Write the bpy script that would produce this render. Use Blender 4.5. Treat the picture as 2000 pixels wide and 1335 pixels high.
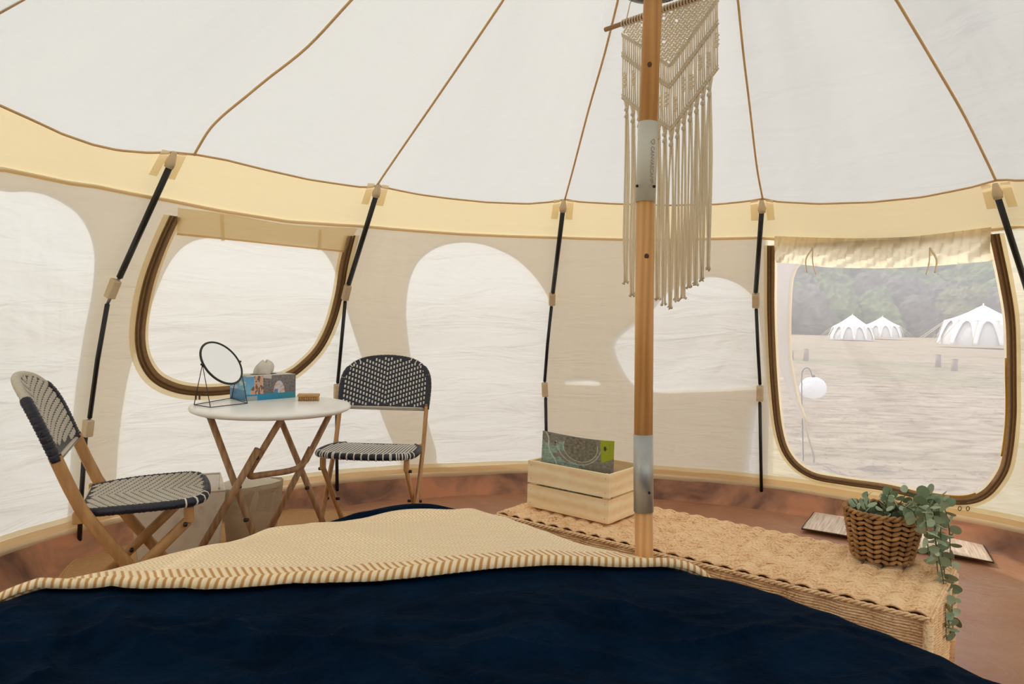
import bpy, math, random
import numpy as np
from mathutils import Vector, Matrix, noise
from mathutils.bvhtree import BVHTree
from mathutils.geometry import delaunay_2d_cdt
for o in list(bpy.data.objects): bpy.data.objects.remove(o)
random.seed(7)
sc = bpy.context.scene
col = sc.collection
PI = math.pi
# ------------------------------------------------------------------ camera, sky, sun, exposure
F, PITCH, ROLL, CZ = 1416.0, 0.03968, 0.02338, 1.064          # focal length in px of a 2000 px wide frame
cam = bpy.data.cameras.new('camera'); cam.sensor_width = 36; cam.lens = 36 * F / 2000; cam.clip_start = .02; cam.clip_end = 900
camo = bpy.data.objects.new('camera', cam); col.objects.link(camo)
cp, sp = math.cos(PITCH), math.sin(PITCH)
fwd = Vector((0, cp, -sp)); up0 = Vector((0, sp, cp)); rt0 = Vector((1, 0, 0))
cr, sr = math.cos(ROLL), math.sin(ROLL)
rt = rt0 * cr + up0 * sr; up = up0 * cr - rt0 * sr
camo.matrix_world = Matrix(((rt.x, up.x, -fwd.x, 0), (rt.y, up.y, -fwd.y, 0), (rt.z, up.z, -fwd.z, CZ), (0, 0, 0, 1)))
sc.camera = camo
w = bpy.data.worlds.new('sky'); sc.world = w; w.use_nodes = True
bg = w.node_tree.nodes['Background']; bg.inputs['Color'].default_value = (.86, .92, 1.0, 1); bg.inputs['Strength'].default_value = 2.1
sun = bpy.data.lights.new('sun', 'SUN'); sun.energy = 3.2; sun.angle = math.radians(1.2); sun.color = (1, .95, .86)
suno = bpy.data.objects.new('sun', sun); col.objects.link(suno)
SUN = Vector((-.68 * .66, .73 * .66, .75)).normalized()
suno.rotation_euler = SUN.to_track_quat('Z', 'Y').to_euler(); suno.location = SUN * 30
sc.view_settings.view_transform = 'Standard'; sc.view_settings.look = 'None'; sc.view_settings.gamma = 1
sc.view_settings.exposure = -0.27
sc.view_settings.use_curve_mapping = False
sc.cycles.max_bounces = 14; sc.cycles.diffuse_bounces = 8; sc.cycles.transmission_bounces = 8; sc.cycles.transparent_max_bounces = 24
sc.cycles.use_denoising = True
sc.cycles.sample_clamp_indirect = 6

# ------------------------------------------------------------------ helpers
CAM = Vector((0, 0, CZ))
def ray(px, py):
    X = px - 1000; Y = py - 667.5
    a = X * cr + Y * sr; b = -X * sr + Y * cr
    return rt0 * (a / F) + fwd + up0 * (-b / F)
def at(px, py, t): return CAM + ray(px, py) * t
def onz(px, py, z):
    d = ray(px, py); return CAM + d * ((z - CZ) / d.z)
def onplane(px, py, P0, n):
    d = ray(px, py); return CAM + d * ((P0 - CAM).dot(n) / d.dot(n))
def cr_spline(P, n=6, closed=False):
    P = [np.array(p, float) for p in P]; out = []
    N = len(P); rng = range(N if closed else N - 1)
    for i in rng:
        p1, p2 = P[i], P[(i + 1) % N]
        p0 = P[i - 1] if (closed or i > 0) else 2 * p1 - p2
        p3 = P[(i + 2) % N] if (closed or i + 2 < N) else 2 * p2 - p1
        for k in range(n):
            t = k / n
            out.append(.5 * ((2 * p1) + (-p0 + p2) * t + (2 * p0 - 5 * p1 + 4 * p2 - p3) * t * t + (-p0 + 3 * p1 - 3 * p2 + p3) * t ** 3))
    if not closed: out.append(P[-1])
    return out
def lerp(a, b, t): return a + (b - a) * t
def inpoly(x, y, poly):
    c = False; n = len(poly); j = n - 1
    for i in range(n):
        xi, yi = poly[i]; xj, yj = poly[j]
        if (yi > y) != (yj > y) and x < (xj - xi) * (y - yi) / (yj - yi) + xi: c = not c
        j = i
    return c
def tag(o, label=None, cat=None, group=None, kind=None):
    if label: o['label'] = label
    if cat: o['category'] = cat
    if group: o['group'] = group
    if kind: o['kind'] = kind
    return o
def empty(name, loc=(0, 0, 0), rz=0, **k):
    o = bpy.data.objects.new(name, None); col.objects.link(o); o.location = loc; o.rotation_euler = (0, 0, rz); o.empty_display_size = .1
    return tag(o, **k)
class MB:
    def __init__(s): s.v = []; s.f = []; s.c = []
    def add(s, vs, fs):
        b = len(s.v); s.v += [tuple(v) for v in vs]; s.f += [tuple(b + i for i in f) for f in fs]; return s
    def box(s, c, sz, ax=None):
        """axis box; ax = three direction vectors"""
        c = Vector(c); h = [x / 2 for x in sz]
        ax = ax or (Vector((1, 0, 0)), Vector((0, 1, 0)), Vector((0, 0, 1)))
        vs = [c + ax[0] * (h[0] * i) + ax[1] * (h[1] * j) + ax[2] * (h[2] * k) for i in (-1, 1) for j in (-1, 1) for k in (-1, 1)]
        return s.add(vs, [(0, 1, 3, 2), (4, 6, 7, 5), (0, 4, 5, 1), (2, 3, 7, 6), (0, 2, 6, 4), (1, 5, 7, 3)])
    def bar(s, a, b, w_, h_, side=None):
        a = Vector(a); b = Vector(b); d = (b - a); L = d.length; d = d / L
        sd = Vector(side) if side else (Vector((0, 0, 1)).cross(d) if abs(d.z) < .95 else Vector((1, 0, 0)))
        sd = (sd - d * sd.dot(d)).normalized(); u = d.cross(sd)
        return s.box((a + b) / 2, (w_, h_, L), (sd, u, d))
    def tube(s, pts, r, n=8, closed=False, flat=1.0, ref=None):
        pts = [Vector(p) for p in pts]; m = len(pts)
        rr = r if hasattr(r, '__len__') else [r] * m
        prev = None; vs = []; fs = []
        for i, p in enumerate(pts):
            if closed: t = pts[(i + 1) % m] - pts[i - 1]
            else: t = pts[min(i + 1, m - 1)] - pts[max(i - 1, 0)]
            t.normalize() if t.length > 1e-9 else None
            if ref is not None: a = Vector(ref)
            elif prev is None: a = Vector((0, 0, 1)) if abs(t.z) < .9 else Vector((1, 0, 0))
            else: a = prev
            a = (a - t * a.dot(t)).normalized(); prev = a; b = t.cross(a)
            for k in range(n):
                an = 2 * PI * k / n; vs.append(p + a * (math.cos(an) * rr[i]) + b * (math.sin(an) * rr[i] * flat))
        R = m if closed else m - 1
        for i in range(R):
            for k in range(n):
                fs.append((i * n + k, i * n + (k + 1) % n, ((i + 1) % m) * n + (k + 1) % n, ((i + 1) % m) * n + k))
        if not closed:
            fs.append(tuple(range(n - 1, -1, -1))); fs.append(tuple((m - 1) * n + k for k in range(n)))
        return s.add(vs, fs)
    def lathe(s, prof, c=(0, 0, 0), n=32, cap0=False, cap1=False):
        c = Vector(c); vs = []; fs = []
        for (r, z) in prof:
            for k in range(n): vs.append(c + Vector((r * math.cos(2 * PI * k / n), r * math.sin(2 * PI * k / n), z)))
        for i in range(len(prof) - 1):
            for k in range(n): fs.append((i * n + k, i * n + (k + 1) % n, (i + 1) * n + (k + 1) % n, (i + 1) * n + k))
        if cap0: fs.append(tuple(range(n - 1, -1, -1)))
        if cap1: fs.append(tuple((len(prof) - 1) * n + k for k in range(n)))
        return s.add(vs, fs)
    def ell(s, c, a, b, d, n=6, m=4):
        """ellipsoid with half-axis vectors a, b, d"""
        c = Vector(c); a = Vector(a); b = Vector(b); d = Vector(d); vs = [c - d]; fs = []
        for i in range(1, m):
            ph = -PI / 2 + PI * i / m
            for k in range(n):
                th = 2 * PI * k / n; vs.append(c + d * math.sin(ph) + (a * math.cos(th) + b * math.sin(th)) * math.cos(ph))
        vs.append(c + d)
        for k in range(n): fs.append((0, 1 + (k + 1) % n, 1 + k))
        for i in range(m - 2):
            for k in range(n): fs.append((1 + i * n + k, 1 + i * n + (k + 1) % n, 1 + (i + 1) * n + (k + 1) % n, 1 + (i + 1) * n + k))
        l = len(vs) - 1
        for k in range(n): fs.append((l, 1 + (m - 2) * n + k, 1 + (m - 2) * n + (k + 1) % n))
        return s.add(vs, fs)
    def grid(s, fn, nu, nv, closed_u=False):
        vs = [fn(i / (nu if closed_u else nu - 1), j / (nv - 1)) for j in range(nv) for i in range(nu)]; fs = []
        for j in range(nv - 1):
            for i in range(nu if closed_u else nu - 1):
                i2 = (i + 1) % nu; fs.append((j * nu + i, j * nu + i2, (j + 1) * nu + i2, (j + 1) * nu + i))
        return s.add(vs, fs)
    def prism(s, poly, z0, z1, fn=lambda x, y, z: (x, y, z)):
        n = len(poly); vs = [fn(x, y, z0) for x, y in poly] + [fn(x, y, z1) for x, y in poly]
        return s.add(vs, [tuple(range(n - 1, -1, -1)), tuple(range(n, 2 * n))] + [(i, (i + 1) % n, n + (i + 1) % n, n + i) for i in range(n)])
    def mesh(s, name, off=(0, 0, 0), smooth=True):
        me = bpy.data.meshes.new(name); off = Vector(off)
        me.from_pydata([tuple(Vector(v) - off) for v in s.v] if off.length else s.v, [], s.f); me.update()
        if smooth: me.polygons.foreach_set('use_smooth', [True] * len(me.polygons))
        return me
    def build(s, name, mat, parent=None, local=False, smooth=True, bevel=0, solid=0, **k):
        off = (0, 0, 0)
        if parent is not None and not local:
            q = parent; off = Vector((0, 0, 0))
            while q is not None: off = off + Vector(q.location); q = q.parent
        me = s.mesh(name, off, smooth); me.materials.append(mat)
        if s.c:
            ca = me.color_attributes.new('Col', 'FLOAT_COLOR', 'POINT'); ca.data.foreach_set('color', [x for c in s.c for x in (c[0], c[1], c[2], 1)])
        o = bpy.data.objects.new(name, me); col.objects.link(o); o.parent = parent
        if solid: md = o.modifiers.new('solid', 'SOLIDIFY'); md.thickness = solid; md.offset = 0
        if bevel: md = o.modifiers.new('bevel', 'BEVEL'); md.width = bevel; md.segments = 2; md.limit_method = 'ANGLE'; md.harden_normals = False
        if bevel and smooth: md2 = o.modifiers.new('wn', 'WEIGHTED_NORMAL')
        return tag(o, **k)

# ------------------------------------------------------------------ materials
def srgb(r, g, b):
    f = lambda c: c / 12.92 if c <= .04045 else ((c + .055) / 1.055) ** 2.4
    return (f(r / 255), f(g / 255), f(b / 255), 1)
class NT:
    def __init__(s, name):
        s.m = bpy.data.materials.new(name); s.m.use_nodes = True; s.t = s.m.node_tree; s.t.nodes.clear()
        s.out = s.n('ShaderNodeOutputMaterial')
    def n(s, ty, **k):
        x = s.t.nodes.new(ty)
        for a, b in k.items(): setattr(x, a, b)
        return x
    def l(s, a, b): s.t.links.new(a, b)
    def set(s, node, inp, v):
        i = node.inputs[inp]
        if hasattr(v, 'is_output') or isinstance(v, bpy.types.NodeSocket): s.l(v, i)
        else: i.default_value = v
    def coord(s, kind='Object', scale=(1, 1, 1), rot=(0, 0, 0)):
        tc = s.n('ShaderNodeTexCoord'); mp = s.n('ShaderNodeMapping'); s.l(tc.outputs[kind], mp.inputs[0])
        mp.inputs['Scale'].default_value = scale; mp.inputs['Rotation'].default_value = rot; return mp.outputs[0]
    def noise(s, vec, sc_=5, det=3, rough=.5, dist=0):
        x = s.n('ShaderNodeTexNoise'); s.l(vec, x.inputs['Vector']); x.inputs['Scale'].default_value = sc_; x.inputs['Detail'].default_value = det
        x.inputs['Roughness'].default_value = rough; x.inputs['Distortion'].default_value = dist; return x.outputs['Fac']
    def ramp(s, fac, stops):
        r = s.n('ShaderNodeValToRGB'); s.l(fac, r.inputs[0]); e = r.color_ramp.elements
        while len(e) > len(stops): e.remove(e[-1])
        while len(e) < len(stops): e.new(.5)
        for i, (p, c) in enumerate(stops): e[i].position = p; e[i].color = c
        return r.outputs[0]
    def mixc(s, f, a, b):
        x = s.n('ShaderNodeMix', data_type='RGBA'); s.set(x, 0, f); s.set(x, 6, a); s.set(x, 7, b); return x.outputs[2]
    def math(s, op, a, b=0.0, c=0.0):
        x = s.n('ShaderNodeMath', operation=op); s.set(x, 0, a); s.set(x, 1, b)
        if op in ('MULTIPLY_ADD', 'SMOOTH_MIN'): s.set(x, 2, c)
        return x.outputs[0]
    def bump(s, h, strength=.3, dist=.01, nrm=None):
        b = s.n('ShaderNodeBump'); s.set(b, 'Height', h); b.inputs['Strength'].default_value = strength; b.inputs['Distance'].default_value = dist
        if nrm is not None: s.l(nrm, b.inputs['Normal'])
        return b.outputs[0]
    def pbr(s, color, rough=.6, metal=0, nrm=None, sheen=0, spec=.5):
        p = s.n('ShaderNodeBsdfPrincipled'); s.set(p, 'Base Color', color); s.set(p, 'Roughness', rough); p.inputs['Metallic'].default_value = metal
        p.inputs['Specular IOR Level'].default_value = spec
        if nrm is not None: s.l(nrm, p.inputs['Normal'])
        if sheen: p.inputs['Sheen Weight'].default_value = sheen
        s.l(p.outputs[0], s.out.inputs[0]); return s.m
def simple(name, rgb, rough=.6, metal=0, var=.08, scale=12, bump=0, spec=.5, sheen=0):
    t = NT(name); v = t.coord(); n_ = t.noise(v, scale, 4)
    c = srgb(*rgb); a = tuple(x * (1 - var) for x in c[:3]) + (1,); b = tuple(min(1, x * (1 + var)) for x in c[:3]) + (1,)
    return t.pbr(t.ramp(n_, [(.3, a), (.7, b)]), rough, metal, t.bump(n_, bump, .01) if bump else None, sheen, spec)
def canvas(name, rgb, trans=.55, dens=1.0, wr=.5, clear=0.0, tcol=None):
    """thin woven canvas: part reflects, part lets the daylight through"""
    t = NT(name); v = t.coord()
    big = t.noise(t.coord(scale=(1, 1, .7), rot=(.3, .5, .2)), 2.2, 3, .5, .8)
    st = t.noise(t.coord(scale=(1.0, 1.0, 5.0), rot=(.5, .25, .3)), 2.0, 3, .55, .7)
    wv = t.n('ShaderNodeTexWhiteNoise'); fine = t.noise(v, 420, 1)
    h = t.math('ADD', t.math('MULTIPLY', big, .7), t.math('ADD', t.math('MULTIPLY', st, .5), t.math('MULTIPLY', fine, .012)))
    nb = t.bump(h, wr, .05)
    c = srgb(*rgb); cc = t.mixc(t.noise(v, 1.3, 4), tuple(x * .95 for x in c[:3]) + (1,), c)
    d = t.n('ShaderNodeBsdfDiffuse'); t.set(d, 'Color', cc); t.l(nb, d.inputs['Normal'])
    tr = t.n('ShaderNodeBsdfTranslucent'); t.set(tr, 'Color', cc if tcol is None else srgb(*tcol)); t.l(nb, tr.inputs['Normal'])
    m = t.n('ShaderNodeMixShader'); m.inputs[0].default_value = trans; t.l(d.outputs[0], m.inputs[1]); t.l(tr.outputs[0], m.inputs[2])
    sh = m.outputs[0]
    if clear:
        tp = t.n('ShaderNodeBsdfTransparent'); m2 = t.n('ShaderNodeMixShader'); m2.inputs[0].default_value = clear
        t.l(sh, m2.inputs[1]); t.l(tp.outputs[0], m2.inputs[2]); sh = m2.outputs[0]
    t.l(sh, t.out.inputs[0]); return t.m
def wood(name, a, b, axis=2, scale=9, stretch=.06, rough=.55, dist=7):
    t = NT(name); s_ = [1, 1, 1]; s_[axis] = stretch
    v = t.coord(scale=tuple(s_)); n1 = t.noise(v, scale * 3, 5, .6, .4); n2 = t.noise(v, scale * 14, 3)
    wv = t.n('ShaderNodeTexWave'); wv.wave_type = 'BANDS'; wv.bands_direction = 'X' if axis != 0 else 'Z'; t.l(v, wv.inputs[0]); wv.inputs['Scale'].default_value = scale * 1.6
    wv.inputs['Distortion'].default_value = dist; wv.inputs['Detail'].default_value = 2; wv.inputs['Detail Scale'].default_value = 1.2
    f = t.math('ADD', t.math('MULTIPLY', n1, .55), t.math('ADD', t.math('MULTIPLY', n2, .2), t.math('MULTIPLY', wv.outputs['Fac'], .25)))
    return t.pbr(t.ramp(f, [(.28, srgb(*b)), (.68, srgb(*a))]), rough, 0, t.bump(f, .15, .003))
M = {}
M['roof'] = canvas('roof_canvas', (226, 226, 221), .35, wr=.6)
M['wall'] = canvas('wall_canvas', (232, 230, 223), .40, wr=.8)
M['wall_right'] = canvas('right_canvas', (244, 234, 206), .54, wr=.8)
M['wall_front'] = canvas('front_canvas', (244, 234, 206), .50)
M['shade_layer'] = canvas('shade_layer_canvas', (236, 222, 200), .66, wr=.2)
M['band'] = canvas('band_canvas', (246, 228, 184), .305, wr=.3)
M['flap'] = canvas('flap_canvas', (246, 232, 200), .80, wr=.5)
M['cream_tape'] = canvas('cream_tape', (250, 236, 202), .62, wr=.1)
M['tan'] = simple('tan_piping', (214, 178, 128), .8, bump=.2)
M['tan_seam'] = canvas('tan_seam', (236, 206, 162), .6)
M['sleeve'] = canvas('sleeve_cotton', (240, 224, 194), .4)
M['zip'] = simple('brown_zipper_tape', (150, 116, 74), .85, var=.12, scale=60, bump=.2)
M['zip_teeth'] = simple('zipper_teeth', (92, 70, 42), .5, scale=300, var=.2)
M['yellow_strip'] = simple('yellow_strip', (180, 130, 20), .8)
M['black_rod'] = simple('black_rod', (16, 16, 18), .35)
M['steel'] = simple('dull_steel', (150, 150, 148), .35, .8)
M['aluminium'] = simple('aluminium', (176, 176, 174), .42, .75, .06, 30)
M['white_sleeve'] = simple('pale_sleeve', (206, 202, 188), .4, 0, .03)
M['letter'] = simple('faint_lettering', (158, 148, 130), .6)
M['pine'] = wood('pine_pole', (226, 172, 108), (196, 136, 76), 2, 8, .05, .45)
M['crate'] = wood('crate_pine', (252, 232, 192), (238, 204, 154), 0, 5, .05, .6, dist=2.5)
M['knot'] = simple('knot', (92, 50, 24), .6)
M['chair_wood'] = wood('chair_wood', (200, 152, 96), (164, 118, 70), 2, 10, .08, .5)
M['navy_weave'] = simple('navy_weave', (24, 26, 44), .4, bump=.3, scale=140, var=.3)
M['white_weave'] = simple('white_weave', (225, 222, 212), .45, scale=90)
M['grey_weave'] = simple('grey_weave', (196, 190, 176), .5, scale=90)
M['dark_weave'] = simple('dark_weave', (44, 42, 44), .5, scale=90)
M['table_white'] = simple('white_table', (246, 245, 242), .28, var=.01)
M['table_leg'] = wood('table_leg_wood', (176, 136, 96), (138, 100, 66), 2, 10, .08, .45)
M['black_wire'] = simple('black_wire', (30, 27, 24), .4)
t = NT('mirror_glass'); M['mirror'] = t.pbr((.92, .92, .9, 1), .02, 1)
M['tissue'] = canvas('tissue_paper', (240, 234, 226), .3, wr=.6)
M['print'] = None
t = NT('printed_card'); a_ = t.n('ShaderNodeVertexColor'); a_.layer_name = 'Col'; M['print'] = t.pbr(a_.outputs[0], .35)
M['bamboo'] = wood('bamboo', (206, 168, 116), (160, 112, 64), 0, 30, .2)
M['dark'] = simple('dark_hole', (40, 34, 30), .9)
M['bin_liner'] = canvas('bin_liner', (222, 208, 184), .4, wr=.8)
M['bin_white'] = simple('white_bin', (224, 216, 200), .5)
M['navy'] = None
t = NT('navy_cotton'); v = t.coord(); n1 = t.noise(v, 7, 6, .62, .5); n2 = t.noise(t.coord(scale=(1, 1.8, 1), rot=(0, 0, .6)), 6, 5, .6, 1.2)
h = t.math('ADD', n1, n2)
t.pbr(t.ramp(n1, [(.3, srgb(3, 15, 31)), (.7, srgb(9, 29, 51))]), .85, 0, t.bump(h, .4, .025), .0, .0); M['navy'] = t.m
for n_ in t.t.nodes:
    if n_.type == 'BSDF_PRINCIPLED': n_.inputs['Specular IOR Level'].default_value = .02; n_.inputs['Specular Tint'].default_value = (.2, .5, 1, 1); n_.inputs['Roughness'].default_value = .8
# blanket: chevrons in the weave, u along the near hem, v away from it (metres)
t = NT('chevron_wool'); tc = t.n('ShaderNodeTexCoord'); sx = t.n('ShaderNodeSeparateXYZ'); t.l(tc.outputs['UV'], sx.inputs[0])
def chev(t, u, v, roww, per, slope):
    tri = t.math('ABSOLUTE', t.math('SUBTRACT', t.math('FRACT', t.math('DIVIDE', v, roww)), .5))      # 0..0.5
    ph = t.math('ADD', t.math('DIVIDE', u, per), t.math('MULTIPLY', tri, slope))
    return t.math('MULTIPLY_ADD', t.math('SINE', t.math('MULTIPLY', ph, 2 * PI)), .5, .5)
big = chev(t, sx.outputs[0], sx.outputs[1], .105, .0175, 2.6); small = chev(t, sx.outputs[0], sx.outputs[1], .034, .0105, 2.6)
isb = t.math('LESS_THAN', sx.outputs[1], .105)
cb = t.ramp(big, [(.12, srgb(196, 146, 86)), (.55, srgb(250, 228, 190))]); cs = t.ramp(small, [(.2, srgb(240, 206, 152)), (.6, srgb(252, 234, 204))])
hh = t.mixc(isb, small, big)
M['blanket'] = t.pbr(t.mixc(isb, cs, cb), .95, 0, t.bump(hh, .5, .004), .2, .1)
t = NT('groundsheet'); v = t.coord(); n1 = t.noise(v, 1.6, 5, .6, 1.0); n2 = t.noise(v, 5, 5, .6, 1.5)
c1 = t.ramp(n1, [(.3, srgb(158, 108, 78)), (.55, srgb(172, 124, 94)), (.75, srgb(176, 140, 120))])
M['floor'] = t.pbr(c1, t.math('MULTIPLY_ADD', n2, .25, .30), 0, t.bump(t.math('ADD', n1, t.math('MULTIPLY', n2, .5)), .5, .03), 0, .55)
t = NT('groundsheet_edge'); v = t.coord(); n1 = t.noise(v, 3.2, 4, .6, .6)
d = t.n('ShaderNodeBsdfPrincipled'); t.set(d, 'Base Color', t.ramp(n1, [(.35, srgb(104, 66, 46)), (.62, srgb(186, 130, 95))])); d.inputs['Roughness'].default_value = .5
tr = t.n('ShaderNodeBsdfTranslucent'); tr.inputs[0].default_value = srgb(224, 100, 50); mx = t.n('ShaderNodeMixShader'); t.set(mx, 0, t.ramp(n1, [(.55, (.0, .0, .0, 1)), (.75, (.16, .16, .16, 1))]))
t.l(d.outputs[0], mx.inputs[1]); t.l(tr.outputs[0], mx.inputs[2]); t.l(mx.outputs[0], t.out.inputs[0]); M['floor_edge'] = t.m
M['rattan'] = None
t = NT('rattan'); v = t.coord(); n1 = t.noise(v, 14, 3, .5); n2 = t.noise(t.coord(scale=(.06, 1, 1), rot=(0, 0, .759)), 230, 2, .6)
t.pbr(t.ramp(t.math('ADD', t.math('MULTIPLY', n1, .28), t.math('MULTIPLY', n2, .72)), [(.34, srgb(204, 152, 106)), (.48, srgb(248, 208, 160)), (.66, srgb(255, 228, 186))]), .6); M['rattan'] = t.m
M['rattan_core'] = simple('rattan_core', (128, 86, 52), .8)
t = NT('seagrass'); n1 = t.noise(t.coord(), 40, 4, .6)
M['seagrass'] = t.pbr(t.ramp(n1, [(.3, srgb(128, 86, 46)), (.7, srgb(196, 148, 92))]), .6)
M['basket_dark'] = simple('basket_dark', (52, 34, 20), .9)
M['soil'] = simple('soil', (60, 50, 36), .95, bump=.5, scale=60)
t = NT('leaf'); oi = t.n('ShaderNodeObjectInfo'); n1 = t.noise(t.coord(), 30, 2)
lc = t.mixc(oi.outputs['Random'], srgb(116, 138, 104), srgb(184, 200, 168)); t.pbr(lc, .65, 0, None, .2); M['leaf'] = t.m
M['stem'] = simple('stem', (92, 96, 62), .7)
t = NT('ribbed_cotton'); v = t.coord(scale=(1, 1, 1)); wv = t.n('ShaderNodeTexNoise'); mp = t.coord('UV', (90, 3, 1)); t.l(mp, wv.inputs[0]); wv.inputs['Scale'].default_value = 1.0; wv.inputs['Detail'].default_value = 4
M['mat'] = t.pbr(t.ramp(wv.outputs['Fac'], [(.35, srgb(196, 172, 150)), (.5, srgb(216, 196, 176)), (.65, srgb(230, 214, 196))]), .9, 0, t.bump(wv.outputs['Fac'], .5, .004))
M['mat_edge'] = simple('mat_edge', (70, 46, 34), .9)
t = NT('jute'); wv = t.n('ShaderNodeTexWave'); wv.wave_type = 'RINGS'; wv.rings_direction = 'Z'; t.l(t.coord(), wv.inputs[0]); wv.inputs['Scale'].default_value = 60; wv.inputs['Distortion'].default_value = 1.5
n1 = t.noise(t.coord(), 60, 4); f = t.math('ADD', t.math('MULTIPLY', wv.outputs['Fac'], .5), t.math('MULTIPLY', n1, .5))
M['jute'] = t.pbr(t.ramp(f, [(.3, srgb(162, 120, 74)), (.7, srgb(202, 160, 110))]), .95, 0, t.bump(f, .4, .004))
M['macrame'] = canvas('cotton_cord', (250, 242, 224), .42, wr=.1)
M['dowel'] = wood('dowel', (176, 128, 78), (140, 92, 48), 0, 12, .1)
M['black_gloss'] = simple('black_gloss', (20, 20, 22), .18)
# wire mesh bin: real holes through a fine grid
t = NT('wire_mesh_white'); sx = t.n('ShaderNodeSeparateXYZ'); t.l(t.coord('UV'), sx.inputs[0])
def band_(t, s_, per, wdt): return t.math('LESS_THAN', t.math('FRACT', t.math('DIVIDE', s_, per)), wdt)
g = t.math('MAXIMUM', band_(t, t.math('ADD', sx.outputs[0], sx.outputs[1]), .0062, .52), band_(t, t.math('SUBTRACT', sx.outputs[0], sx.outputs[1]), .0062, .52))
p = t.n('ShaderNodeBsdfPrincipled'); p.inputs['Base Color'].default_value = srgb(232, 226, 214); p.inputs['Roughness'].default_value = .4
tp = t.n('ShaderNodeBsdfTransparent'); mx = t.n('ShaderNodeMixShader'); t.l(g, mx.inputs[0]); t.l(tp.outputs[0], mx.inputs[1]); t.l(p.outputs[0], mx.inputs[2]); t.l(mx.outputs[0], t.out.inputs[0]); M['wire_mesh'] = t.m
# insect mesh of the window: fine white net, partly open, glowing where daylight hits its threads
t = NT('insect_mesh'); d = t.n('ShaderNodeBsdfDiffuse'); d.inputs[0].default_value = (.88, .86, .88, 1); tr = t.n('ShaderNodeBsdfTranslucent'); tr.inputs[0].default_value = (.96, .94, .97, 1)
m1 = t.n('ShaderNodeMixShader'); m1.inputs[0].default_value = .5; t.l(d.outputs[0], m1.inputs[1]); t.l(tr.outputs[0], m1.inputs[2])
tp = t.n('ShaderNodeBsdfTransparent'); m2 = t.n('ShaderNodeMixShader'); m2.inputs[0].default_value = .58; t.l(m1.outputs[0], m2.inputs[1]); t.l(tp.outputs[0], m2.inputs[2]); t.l(m2.outputs[0], t.out.inputs[0]); M['net'] = t.m
# outdoors
t = NT('dry_field'); v = t.coord(scale=(1, 1, 1)); n1 = t.noise(v, .16, 5, .6, .5); n2 = t.noise(t.coord(scale=(.6, 1.3, 1), rot=(0, 0, .15)), 3.2, 8, .75, .8); n3 = t.noise(v, 40, 4, .7)
base = t.ramp(n2, [(.36, srgb(116, 94, 76)), (.5, srgb(174, 154, 128)), (.68, srgb(204, 188, 164))])
M['field'] = t.pbr(t.mixc(t.ramp(n1, [(.5, (0, 0, 0, 1)), (.66, (.65, .65, .65, 1))]), base, srgb(132, 134, 88)), .95, 0, t.bump(t.math('ADD', n2, n3), .8, .05), 0, .1)
M['straw'] = simple('straw', (176, 156, 126), .9, scale=3, var=.2)
def foliage(name, a, b):
    t = NT(name); n_ = t.noise(t.coord(), .9, 6, .7); return t.pbr(t.ramp(n_, [(.35, srgb(*a)), (.65, srgb(*b))]), .9, 0, t.bump(t.noise(t.coord(), 3, 5, .7), 1, .4), 0, .1)
M['tree0'] = foliage('foliage_green', (84, 100, 60), (140, 152, 100)); M['tree1'] = foliage('foliage_olive', (96, 98, 64), (150, 148, 104)); M['tree2'] = foliage('foliage_grey', (92, 90, 80), (138, 132, 118))  # foliage colours lightened to carry the distance haze
M['bark'] = simple('bark', (88, 72, 60), .95)
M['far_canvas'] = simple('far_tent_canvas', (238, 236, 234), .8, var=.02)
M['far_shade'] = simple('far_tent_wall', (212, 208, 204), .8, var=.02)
M['rope'] = simple('guy_rope', (204, 184, 150), .9)
M['post'] = simple('weathered_post', (150, 132, 124), .95)
M['paper'] = canvas('paper_globe', (248, 248, 250), .5, wr=.05)

# ------------------------------------------------------------------ tent shape: a wall of revolution pulled in between poles
CX, CY = .378, 1.919; PH = 153.37
ZT = np.array([0, .14, .57, 1.0, 1.13, 1.18, 1.40, 1.62, 1.66, 2.0]); RT = np.array([2.45, 2.455, 2.41, 2.315, 2.27, 2.24, 2.07, 1.895, 1.862, 1.59])
zz = np.linspace(-.2, 2.0, 441); rr_ = np.interp(zz, ZT, RT); k_ = np.ones(21) / 21; rs = np.convolve(np.pad(rr_, 10, 'edge'), k_, 'valid'); rs[420:] = rr_[420:]
def prof(z): return float(np.interp(z, zz, rs))
def azp(i): return PH - 30 * (i - 1)                        # azimuth of pole i in degrees
def sagf(az): s = ((PH - az) / 30.0) % 1.0; return .035 * math.sin(PI * s) ** 2
def W(az, z, off=0.0):
    k = min(1, max(0, (z - .15) / .25)) * min(1, max(0, (1.62 - z) / .3))
    fold = .011 * noise.noise(Vector((az * .085 + z * 1.3, z * 3.0 - az * .06, 0))) + .0055 * noise.noise(Vector((az * .30 + z * 2.2, z * 6.0 - az * .17, 5)))
    r = prof(z) - sagf(az) + off + fold * k; a = math.radians(az)
    return Vector((CX + r * math.cos(a), CY + r * math.sin(a), z))
_n = 721; _m = 90
_vs = [W(230 - 260 * i / (_n - 1), -.8 + 2.78 * j / (_m - 1)) for j in range(_m) for i in range(_n)]
_fs = [(j * _n + i, j * _n + i + 1, (j + 1) * _n + i + 1, (j + 1) * _n + i) for j in range(_m - 1) for i in range(_n - 1)]
bvh = BVHTree.FromPolygons([tuple(v) for v in _vs], _fs)
def onwall(px, py):
    h = bvh.ray_cast(CAM, ray(px, py).normalized())
    p = h[0]; az = math.degrees(math.atan2(p.y - CY, p.x - CX))
    if az < -130: az += 360
    return az, p.z
def wpath(pix, n=6): return [onwall(float(p[0]), float(p[1])) for p in cr_spline(pix, n)]
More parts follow.
